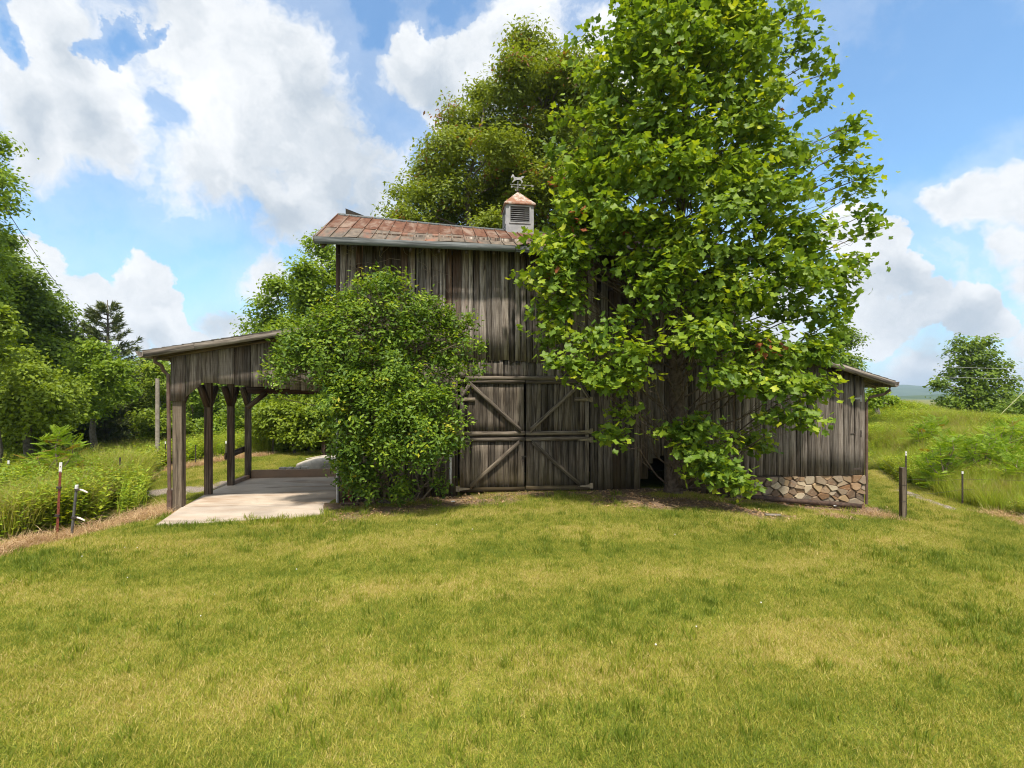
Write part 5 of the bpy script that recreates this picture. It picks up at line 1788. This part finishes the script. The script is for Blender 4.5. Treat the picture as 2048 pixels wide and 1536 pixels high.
# --- pines
def pine(px, Y, top_py, base_w, label, seed, h_from=.12):
    r = np.random.default_rng(seed)
    X = (px - 1024) / 1000 * Y
    g = gz1(X, Y)
    zt2 = H + (795 - top_py) / 1000 * Y
    Ht = zt2 - g
    root = empty('pine_tree', (X, Y, g))
    tag(root, label, 'tree', 'pines in the left woods')
    MB().tube([(0, 0, -.2), (.05, 0, Ht * .5), (0, 0, Ht)], [.2, .12, .015], 8).build('trunk', BARK2, root, smooth=True)
    bm_ = MB()
    P_, U_, S_ = [], [], []
    z = Ht * h_from
    while z < Ht * .985:
        f_ = (z - Ht * h_from) / (Ht * (1 - h_from))
        Lb = base_w * (1 - f_) ** .75 * (.8 + .3 * r.random()) + .15
        for k_ in range(4):
            a = r.random() * 6.283
            L_ = Lb * r.uniform(.7, 1.15)
            rise = .25 + .5 * f_
            d = np.array([math.cos(a), math.sin(a), 0])
            e_ = d * L_ + np.array([0, 0, L_ * rise * .6])
            bm_.tube([(0, 0, z), tuple(d * L_ * .5 + np.array([0, 0, z + L_ * rise * .18])), (e_[0], e_[1], z + e_[2])], [.025, .015, .006], 4, cap=False)
            nt = int(6 + 13 * L_)
            ff = r.uniform(.25, 1.02, nt) ** .8
            side = r.normal(size=(nt, 3)) * .13 * L_ * (1.1 - ff[:, None])
            side[:, 2] *= .4
            pp = np.array([0, 0, z]) + ff[:, None] * d * L_ + np.array([0, 0, 1]) * (ff ** 2)[:, None] * L_ * rise * .6 + side
            P_.append(pp); U_.append(np.tile(d + np.array([0, 0, .5]), (nt, 1)))
        z += Ht * .028
    bm_.build('branches', BARK2, root)
    P_ = np.concatenate(P_); U_ = np.concatenate(U_)
    # each tuft: a spray of needles
    k_ = 6
    P2 = np.repeat(P_, k_, 0); U2 = np.repeat(U_, k_, 0)
    nrm = r.normal(size=P2.shape)
    spin = U2 / np.linalg.norm(U2, axis=1, keepdims=True) + r.normal(size=P2.shape) * .55
    y = spin / np.linalg.norm(spin, axis=1, keepdims=True)
    x = np.cross(y, nrm); x /= np.linalg.norm(x, axis=1, keepdims=True)
    z_ = np.cross(x, y)
    v, f = kite(.14, .02)
    sz = .26 * (.7 + .6 * r.random(len(P2)))
    Vp = P2[:, None] + sz[:, None, None] * (v[None, :, 0:1] * x[:, None] + v[None, :, 1:2] * y[:, None] + v[None, :, 2:3] * z_[:, None])
    Fp = (f[None] + (np.arange(len(P2)) * 4)[:, None, None]).reshape(-1, 3)
    tone = np.repeat(np.repeat(r.random(len(P_)), k_) * .8 + .1 * r.random(len(P2)), 4)
    obj('crown', mesh_np('crown', Vp.reshape(-1, 3), Fp, L_PINE, {'tone': tone}), root)


pine(215, 25, 600, 2.6, 'dark pine with a pointed top standing above the left woods', 71)
pine(275, 27, 735, 2.6, 'shorter soft-needled pine right of the pointed one', 72)
pine(160, 24, 690, 2.2, 'low pine half hidden in the left woods', 73)

# --- sumac
def frond_template(npair=8):
    v, f = [], []
    for i in range(npair):
        t = .15 + .8 * i / (npair - 1)
        ln = .30 * math.sin(math.pi * min(.95, t * .9 + .12)) + .05
        for s_ in (-1, 1):
            b = len(v)
            v += [(0, t, -.25 * t * t), (s_ * ln * .45, t + .085, -.25 * t * t + .01), (s_ * ln, t + .11, -.25 * t * t - .05), (s_ * ln * .5, t + .02, -.25 * t * t - .01)]
            f += [(b, b + 1, b + 2), (b, b + 2, b + 3)]
    b = len(v)
    v += [(-.008, 0, 0), (.008, 0, 0), (.004, 1.0, -.25), (-.004, 1.0, -.25)]
    f += [(b, b + 1, b + 2), (b, b + 2, b + 3)]
    return np.array(v, float), np.array(f)


FROND = frond_template()


def sumac(base, heads, label, seed, fl=.5, nf=13, red=.1, group='sumac bushes'):
    r = np.random.default_rng(seed)
    root = empty('sumac_shrub', base)
    tag(root, label, 'shrub', group)
    st = MB()
    P_, D_, U_ = [], [], []
    for h in heads:
        h = Vector(h) - Vector(base)
        branch(st, (r.uniform(-.1, .1), r.uniform(-.1, .1), -.05), h, .018, .008, r, 4, .05, 5)
        for k_ in range(nf):
            a = k_ * 2.4 + r.random()
            el = r.uniform(.05, 1.15)
            d = np.array([math.cos(a) * math.cos(el), math.sin(a) * math.cos(el), math.sin(el)])
            P_.append(np.array(h) + np.array([r.uniform(-.12, .12), r.uniform(-.12, .12), -r.uniform(0, .38)])); D_.append(d)
            U_.append(np.array([0, 0, 1]) - d * d[2])
    st.build('stem', LIVETWIG, root)
    P_, D_, U_ = np.array(P_), np.array(D_), np.array(U_)
    U_ /= np.linalg.norm(U_, axis=1, keepdims=True)
    X_ = np.cross(D_, U_)
    v, f = FROND
    sz = fl * (.7 + .5 * r.random(len(P_)))
    Vp = P_[:, None] + sz[:, None, None] * (v[None, :, 0:1] * X_[:, None] + v[None, :, 1:2] * D_[:, None] + v[None, :, 2:3] * U_[:, None])
    Fp = (f[None] + (np.arange(len(P_)) * len(v))[:, None, None]).reshape(-1, 3)
    tn = np.where(r.random(len(P_)) < red, .97, .2 + .6 * r.random(len(P_)))
    obj('foliage', mesh_np('foliage', Vp.reshape(-1, 3), Fp, L_SUMAC, {'tone': np.repeat(tn, len(v))}), root)


hd = [P(x, y, 11.5) for x, y in ((120, 862), (95, 880), (145, 885), (75, 915), (110, 905), (155, 920), (90, 945), (130, 940), (60, 940))]
gb_ = gz1(P(115, 0, 11.5).x, 11.5)
sumac((P(115, 0, 11.5).x, 11.5, gb_), hd, 'young sumac with reddish tips rising from the left weeds', 91, fl=.31, nf=22, red=.14, group='sumac bushes on the left')
for k_, (cx_, cyb, Y_, pts, lab) in enumerate((
        (1880, 990, 13.2, [(1850, 925), (1880, 905), (1905, 895), (1870, 945), (1900, 935), (1860, 965), (1890, 970)], 'leafy sumac clump directly behind the dark steel post'),
        (1960, 985, 13.4, [(1930, 905), (1955, 895), (1980, 900), (1945, 925), (1985, 930), (1960, 955), (2000, 915)], 'broad bright sumac clump in the middle of the right bank'),
        (2030, 1000, 12.6, [(2010, 950), (2035, 935), (2060, 940), (2020, 970), (2050, 975), (2040, 1000)], 'sumac clump at the right edge of the picture, nearest the lawn'),
        (1845, 905, 16.5, [(1830, 868), (1850, 862), (1865, 872), (1840, 885)], 'small sumac halfway up the hill'),
        (2000, 940, 15, [(1975, 880), (2010, 868), (2040, 880), (1990, 900)], 'sumac clump higher on the bank behind the bright one'))):
    hd = [P(x + dx_, y - 14 + dy_, Y_ + dd_) for x, y in pts for dx_, dy_, dd_ in ((0, 0, 0), (14, -12, .3))]
    X_ = P(cx_, 0, Y_).x
    sumac((X_, Y_, gz1(X_, Y_)), hd, lab, 92 + k_, fl=.33, nf=20, red=.01, group='sumac bushes on the right bank')

# --- dead creeper on the upper wall
root = empty('dead_creeper', BW(spx(800), -.09, Z_UP))
tag(root, 'dry leafless creeper clinging to the upper left barn wall', 'climbing plant')
r_ = np.random.default_rng(5)
mb = MB()
inv = root.location
for k_ in range(34):
    px, py = r_.uniform(695, 900), r_.uniform(500, 640)
    L_ = r_.uniform(.25, .8)
    a = r_.uniform(-.3, 3.5)
    s, z = wp(px, py, -.09)
    pts = []
    for i in range(7):
        pts.append(BW(s, -.08 - r_.uniform(0, .05), z) - inv)
        a += r_.normal() * .45
        s += math.cos(a) * L_ / 7; z += math.sin(a) * L_ / 7
        z = min(z, EZ - .08)
    mb.tube(pts, [.006, .005, .005, .004, .004, .003, .002], 3, cap=False)
mb.build('twigs', TWIG, root)

# ------------------------------------------------------------------ grass and weeds (geometry nodes on scattered points)
def tmpl_obj(name, v, f, mat, tone):
    me_ = mesh_np(name, v, f, mat, {'tone': tone})
    return bpy.data.objects.new(name, me_)


def blades(r, n, rad, hmin, hmax, wd, lean=.5, tone=(0, 1), seg=2):
    v, f, tn = [], [], []
    for i in range(n):
        a, q = r.random() * 6.283, rad * math.sqrt(r.random())
        x, y = q * math.cos(a), q * math.sin(a)
        h_ = r.uniform(hmin, hmax)
        ba = r.random() * 6.283
        la = r.random() * 6.283
        ln = h_ * lean * r.random()
        dx, dy = math.cos(ba) * wd / 2, math.sin(ba) * wd / 2
        b = len(v)
        tt = r.uniform(*tone)
        if seg == 1:
            v += [(x - dx, y - dy, 0), (x + dx, y + dy, 0), (x + math.cos(la) * ln, y + math.sin(la) * ln, h_)]
            f.append((b, b + 1, b + 2)); tn += [tt] * 3
        else:
            mx_, my_ = x + math.cos(la) * ln * .3, y + math.sin(la) * ln * .3
            v += [(x - dx, y - dy, 0), (x + dx, y + dy, 0), (mx_ + dx * .8, my_ + dy * .8, h_ * .6), (mx_ - dx * .8, my_ - dy * .8, h_ * .6), (x + math.cos(la) * ln, y + math.sin(la) * ln, h_)]
            f += [(b, b + 1, b + 2), (b, b + 2, b + 3), (b + 3, b + 2, b + 4)]; tn += [tt] * 5
    return np.array(v), np.array(f), np.array(tn)


def forb(r, h_, nl, ll, tone=(.1, .7), spread=.12, nst=3, wd=.4):
    """leafy weed: some stems carrying narrow leaves"""
    v, f, tn = [], [], []
    kv, kf = kite(wd, .1)
    for s_ in range(nst):
        a0 = r.random() * 6.283
        bx, by = math.cos(a0) * spread * r.random(), math.sin(a0) * spread * r.random()
        hh2 = h_ * r.uniform(.7, 1.1)
        lx, ly = r.uniform(-.25, .25) * hh2, r.uniform(-.25, .25) * hh2
        b = len(v)
        v += [(bx - .004, by, 0), (bx + .004, by, 0), (bx + lx, by + ly, hh2)]; f.append((b, b + 1, b + 2)); tn += [.4] * 3
        for i in range(nl):
            t = (i + 1) / nl
            a = i * 2.4 + a0
            el = .5 - .5 * r.random()
            d = Vector((math.cos(a) * math.cos(el), math.sin(a) * math.cos(el), math.sin(el)))
            u = Vector((0, 0, 1)) - d * d.z
            u.normalize()
            x = d.cross(u)
            sz = ll * (1.15 - .6 * t) * r.uniform(.7, 1.2)
            o_ = Vector((bx + lx * t, by + ly * t, hh2 * t))
            b = len(v)
            for q in kv:
                v.append(tuple(o_ + (x * q[0] + d * q[1] + u * q[2]) * sz))
            f += [tuple(b + int(j) for j in ff) for ff in kf]
            tn += [r.uniform(*tone)] * 4
    return np.array(v), np.array(f), np.array(tn)


def instancer(name, pts, rot, scl, idx_, templates, coll_name):
    coll = bpy.data.collections.new(coll_name)
    for t_ in templates:
        coll.objects.link(t_)
    me_ = bpy.data.meshes.new(name)
    me_.vertices.add(len(pts))
    me_.vertices.foreach_set('co', np.asarray(pts, np.float32).ravel())
    for nm, typ, dat, key in (('rot', 'FLOAT_VECTOR', rot, 'vector'), ('scl', 'FLOAT', scl, 'value'), ('pick', 'INT', idx_, 'value')):
        a = me_.attributes.new(nm, typ, 'POINT')
        a.data.foreach_set(key, np.asarray(dat, np.int32 if typ == 'INT' else np.float32).ravel())
    o = link(bpy.data.objects.new(name, me_))
    ng = bpy.data.node_groups.new(name, 'GeometryNodeTree')
    ng.interface.new_socket('Geometry', in_out='INPUT', socket_type='NodeSocketGeometry')
    ng.interface.new_socket('Geometry', in_out='OUTPUT', socket_type='NodeSocketGeometry')
    N = ng.nodes
    gi, go = N.new('NodeGroupInput'), N.new('NodeGroupOutput')
    ip = N.new('GeometryNodeInstanceOnPoints')
    ci = N.new('GeometryNodeCollectionInfo')
    ci.inputs['Collection'].default_value = coll
    ci.inputs['Separate Children'].default_value = True
    ci.inputs['Reset Children'].default_value = True
    ip.inputs['Pick Instance'].default_value = True

    def na(nm, typ):
        q = N.new('GeometryNodeInputNamedAttribute'); q.data_type = typ; q.inputs['Name'].default_value = nm
        return q.outputs['Attribute']
    ng.links.new(gi.outputs[0], ip.inputs['Points'])
    ng.links.new(ci.outputs[0], ip.inputs['Instance'])
    ng.links.new(na('pick', 'INT'), ip.inputs['Instance Index'])
    er = N.new('FunctionNodeEulerToRotation')
    ng.links.new(na('rot', 'FLOAT_VECTOR'), er.inputs[0])
    ng.links.new(er.outputs[0], ip.inputs['Rotation'])
    ng.links.new(na('scl', 'FLOAT'), ip.inputs['Scale'])
    ng.links.new(ip.outputs[0], go.inputs[0])
    md = o.modifiers.new('scatter', 'NODES')
    md.node_group = ng
    return o


def put_on(x, y, extra=0.0):
    nearm = np.exp(-((np.hypot(x, y) / 40) ** 2))
    z = gz(x, y) + nearm * (0.012 * np.sin(x * 1.9 + y * .7) + 0.01 * np.sin(x * .6 - y * 2.3))
    return np.stack([x, y, z + extra], -1)


def slab_mask(x, y):
    """inside buildings or on the concrete"""
    s, t = barn_local(np.stack([x, y], -1))
    m = (s > SP + .05) & (s < R1) & (t > -.03) & (t < 3.7)
    # apron polygon
    ins = np.zeros(len(x), bool)
    pg = apron
    for i in range(len(pg)):
        (ax, ay), (bx, by) = pg[i], pg[(i + 1) % len(pg)]
        c = ((ay > y) != (by > y)) & (x < (bx - ax) * (y - ay) / (by - ay + 1e-12) + ax)
        ins ^= c
    return m | ins


def sample(n, fn, xr, yr, r):
    x = r.uniform(*xr, n); y = r.uniform(*yr, n)
    k_ = fn(x, y, r)
    return x[k_], y[k_]


def vnoise(x, y, s, seed=0):
    return (np.sin(x * s + 1.3 * np.sin(y * s * .7 + seed)) + np.sin(y * s * 1.13 + 1.7 * np.sin(x * s * .61 + seed * 2))) * .25 + .5


r_ = np.random.default_rng(101)
rr_ = random.Random(3)
lawnT = []
for k_ in range(5):
    v, f, tn = blades(rr_, 115, .13, .012, .031, .0036, 1.4, (0, 1), 1)
    lawnT.append(tmpl_obj('lawn_tuft_%d' % k_, v, f, L_LAWN, tn))
v, f, tn = blades(rr_, 26, .05, .04, .085, .005, .8, (0, .45), 2)
lawnT.append(tmpl_obj('lawn_tuft_5', v, f, L_LAWN, tn))


def lawn_fn(x, y, r):
    dist = np.hypot(x, y)
    vis = (np.abs(x) < y * 1.08 + 2.8) & (y > 1.2)
    dens = np.clip(1.0 - .0 * dist, 0, 1) * np.where(dist < 7, 1, np.clip(7 / dist, .35, 1))
    m = vis & (wild_mask(x, y) < .5) & ~slab_mask(x, y)
    d = dirt_mask(x, y) * 1.0 + np.maximum(straw_mask(x, y), gravel_mask(x, y)) * 1.1 + (vnoise(x, y, 3.1, 2) - .5) * .5
    return m & (r.random(len(x)) < dens) & (d + r.random(len(x)) * .8 < .92)


x, y = sample(200000, lawn_fn, (-13, 13), (1.2, 25), r_)
n = len(x)
dist = np.hypot(x, y)
scl = (.85 + .5 * r_.random(n)) * np.where(dist > 8, 1.25, 1.0)
pk = r_.integers(0, 5, n)
pk[r_.random(n) < .035 + .10 * (vnoise(x, y, 1.7, 4) > .72)] = 5
print('lawn tufts', n)
o = instancer('lawn_grass', put_on(x, y, -.004), np.stack([r_.normal(size=n) * .08, r_.normal(size=n) * .08, r_.random(n) * 6.28], -1), scl, pk, lawnT, 'lawn_templates')
tag(o, 'short mown yellow green lawn grass', 'grass', kind='stuff')

# white clover heads dotted over the lawn
cl = MB().sphere((0, 0, .035), (.007, .007, .006), 6, 4)
me_ = cl.mesh('clover_head', WHITEP)
co = bpy.data.objects.new('clover_head', me_)
x, y = sample(90, lambda x, y, r: (np.abs(x) < y) & (wild_mask(x, y) < .5) & ~slab_mask(x, y) & (vnoise(x, y, .9, 8) > .55), (-12, 12), (2.6, 11), r_)
n = len(x)
o = instancer('clover_flowers', put_on(x, y), np.zeros((n, 3)), .7 + .5 * r_.random(n), np.zeros(n, int), [co], 'clover_templates')
tag(o, 'tiny white clover heads in the lawn', 'flowers', kind='stuff')

# straw litter along the cut edge
strT = []
for k_ in range(3):
    v, f, tn = blades(rr_, 55, .2, .02, .09, .005, 3.5, (0, 1), 2)
    strT.append(tmpl_obj('straw_%d' % k_, v, f, L_STRAW, tn))
x, y = sample(90000, lambda x, y, r: (straw_mask(x, y) + (vnoise(x, y, 4, 3) - .5) * .6 > .35 + r.random(len(x)) * .5) & ~slab_mask(x, y), (-14, 14), (6, 22), r_)
n = len(x)
sub = r_.random(n) < min(1, 5200 / n)
x, y = x[sub], y[sub]; n = len(x)
o = instancer('dead_grass_litter', put_on(x, y), np.stack([r_.normal(size=n) * .2, r_.normal(size=n) * .2, r_.random(n) * 6.28], -1), .8 + .7 * r_.random(n), r_.integers(0, 3, n), strT, 'straw_templates')
tag(o, 'dry straw coloured cut grass along the edge of the lawn', 'grass', kind='stuff')

# dead leaves and crumbs on the bare earth
lit = []
for k_ in range(3):
    v = np.array([(0, 0, .004), (.03, .012, .012), (.055, 0, .004), (.025, -.014, .010)]) * (1 + .2 * k_)
    lit.append(tmpl_obj('litter_%d' % k_, v, np.array([(0, 2, 1), (0, 3, 2)]), L_STRAW, np.array([.1, .2, .3, .15]) * k_ * .6))
x, y = sample(60000, lambda x, y, r: (dirt_mask(x, y) > .3 + r.random(len(x)) * .6) & ~slab_mask(x, y), (-6, 9.5), (8.5, 12.2), r_)
n = len(x)
sub = r_.random(n) < min(1, 2200 / n)
x, y = x[sub], y[sub]; n = len(x)
o = instancer('leaf_litter', put_on(x, y, .003), np.stack([r_.normal(size=n) * .35, r_.normal(size=n) * .35, r_.random(n) * 6.28], -1), .5 + .8 * r_.random(n), r_.integers(0, 3, n), lit, 'litter_templates')
tag(o, 'dry leaves and chips scattered on the bare earth before the barn', 'litter', kind='stuff')

# weeds beyond the mown edge
wt = []
for k_ in range(3):
    v, f, tn = blades(rr_, 60, .2, .35, .8, .009, .7, (.25, .8), 2)
    wt.append(tmpl_obj('weed_%02d' % len(wt), v, f, L_WEED, tn))
for k_ in range(2):
    v, f, tn = blades(rr_, 50, .16, .4, .85, .006, .8, (.75, 1), 2)
    wt.append(tmpl_obj('weed_%02d' % len(wt), v, f, L_WEED, tn))
for k_ in range(4):
    v, f, tn = forb(rr_, .65, 16, .17, (.1, .7), .22, 5, .36)
    wt.append(tmpl_obj('weed_%02d' % len(wt), v, f, L_WEED, tn))
for k_ in range(2):
    v, f, tn = forb(rr_, .4, 10, .2, (.0, .5), .2, 5, .6)
    wt.append(tmpl_obj('weed_%02d' % len(wt), v, f, L_WEED, tn))


def weeds(name, n0, xr, yr, cond, label, hs, probs, seed):
    r = np.random.default_rng(seed)
    x, y = sample(n0, lambda x, y, r: cond(x, y) & ~slab_mask(x, y), xr, yr, r)
    n = len(x)
    pk = np.array(probs)
    # kinds gather in drifts
    nz = vnoise(x, y, .8, seed) * .6 + r.random(n) * .4
    pick = np.zeros(n, int)
    lush = nz > np.quantile(nz, pk[0])
    pick[lush] = r.integers(5, 11, lush.sum())
    dry = ~lush & (r.random(n) < pk[1])
    pick[dry] = r.integers(3, 5, dry.sum())
    gr = ~lush & ~dry
    pick[gr] = r.integers(0, 3, gr.sum())
    print(name, n)
    o = instancer(name, put_on(x, y, -.02), np.stack([r.normal(size=n) * .12, r.normal(size=n) * .12, r.random(n) * 6.28], -1), hs * (.6 + .7 * r.random(n)), pick, [t_.copy() for t_ in wt], name + '_templates')
    # templates are copied under their own names, order must stay alphabetical
    for i_, q in enumerate(sorted(bpy.data.collections[name + '_templates'].objects, key=lambda q: q.name)):
        pass
    tag(o, label, 'undergrowth', kind='stuff')


fov = lambda x, y: np.abs(x) < y * 1.12 + 1.5
WL = lambda x, y: (wild_mask(x, y) > .5) & (x < -4) & fov(x, y)
WR = lambda x, y: (wild_mask(x, y) > .5) & (x > 4) & fov(x, y)
weeds('weed_bank', 250000, (-26, -5), (6, 26), lambda x, y: WL(x, y) & (np.hypot(x, y) < 17), 'waist high green weeds, ferns and grasses on the left bank', 1.05, (.28, .35), 11)
weeds('field_weeds', 30000, (-40, 0), (14, 40), lambda x, y: WL(x, y) & (np.hypot(x, y) >= 17), 'rank green undergrowth below the left woods', 1.15, (.35, .2), 12)
weeds('hill_meadow', 110000, (8, 40), (9, 34), lambda x, y: WR(x, y), 'long uncut meadow grass and weeds on the right hill', .62, (.42, .3), 13)
weeds('rear_meadow', 5000, (-10, 12), (26, 40), lambda x, y: (y > 26), 'rough grass far behind the barn', 1.0, (.5, .3), 14)
# tufts at the slab edge, the post feet and the foot of the wall
r = np.random.default_rng(9)
px_ = [(500, 1040), (420, 1047), (560, 1037), (690, 1020), (660, 1024), (700, 1022), (1805, 1040), (1340, 995), (1230, 990), (1120, 990), (1000, 1000), (860, 1010), (720, 1030), (330, 1035), (1700, 1024), (1600, 1020)]
pp = np.array([list(gpx(a + r.uniform(-12, 12), b_)) for a, b_ in px_ for _ in range(2)] + [list(gpx(a, np.interp(a, [313, 420, 500, 610, 690], [1057, 1053, 1046, 1041, 1029]) + r.uniform(-1, 5))) for a in r.uniform(313, 700, 70)])
pp[:, 2] -= .01
o = instancer('edge_tufts', pp, np.stack([np.zeros(len(pp)), np.zeros(len(pp)), r.random(len(pp)) * 6.28], -1), 1.2 + .9 * r.random(len(pp)), np.full(len(pp), 0), [lawnT[5].copy()], 'edge_templates')
tag(o, 'loose tufts of longer grass at the edge of the concrete', 'grass', kind='stuff')
print('STATS objects', len(bpy.data.objects), 'tris', sum(len(o.data.loops) - 2 * len(o.data.polygons) for o in bpy.context.scene.objects if o.type == 'MESH'))
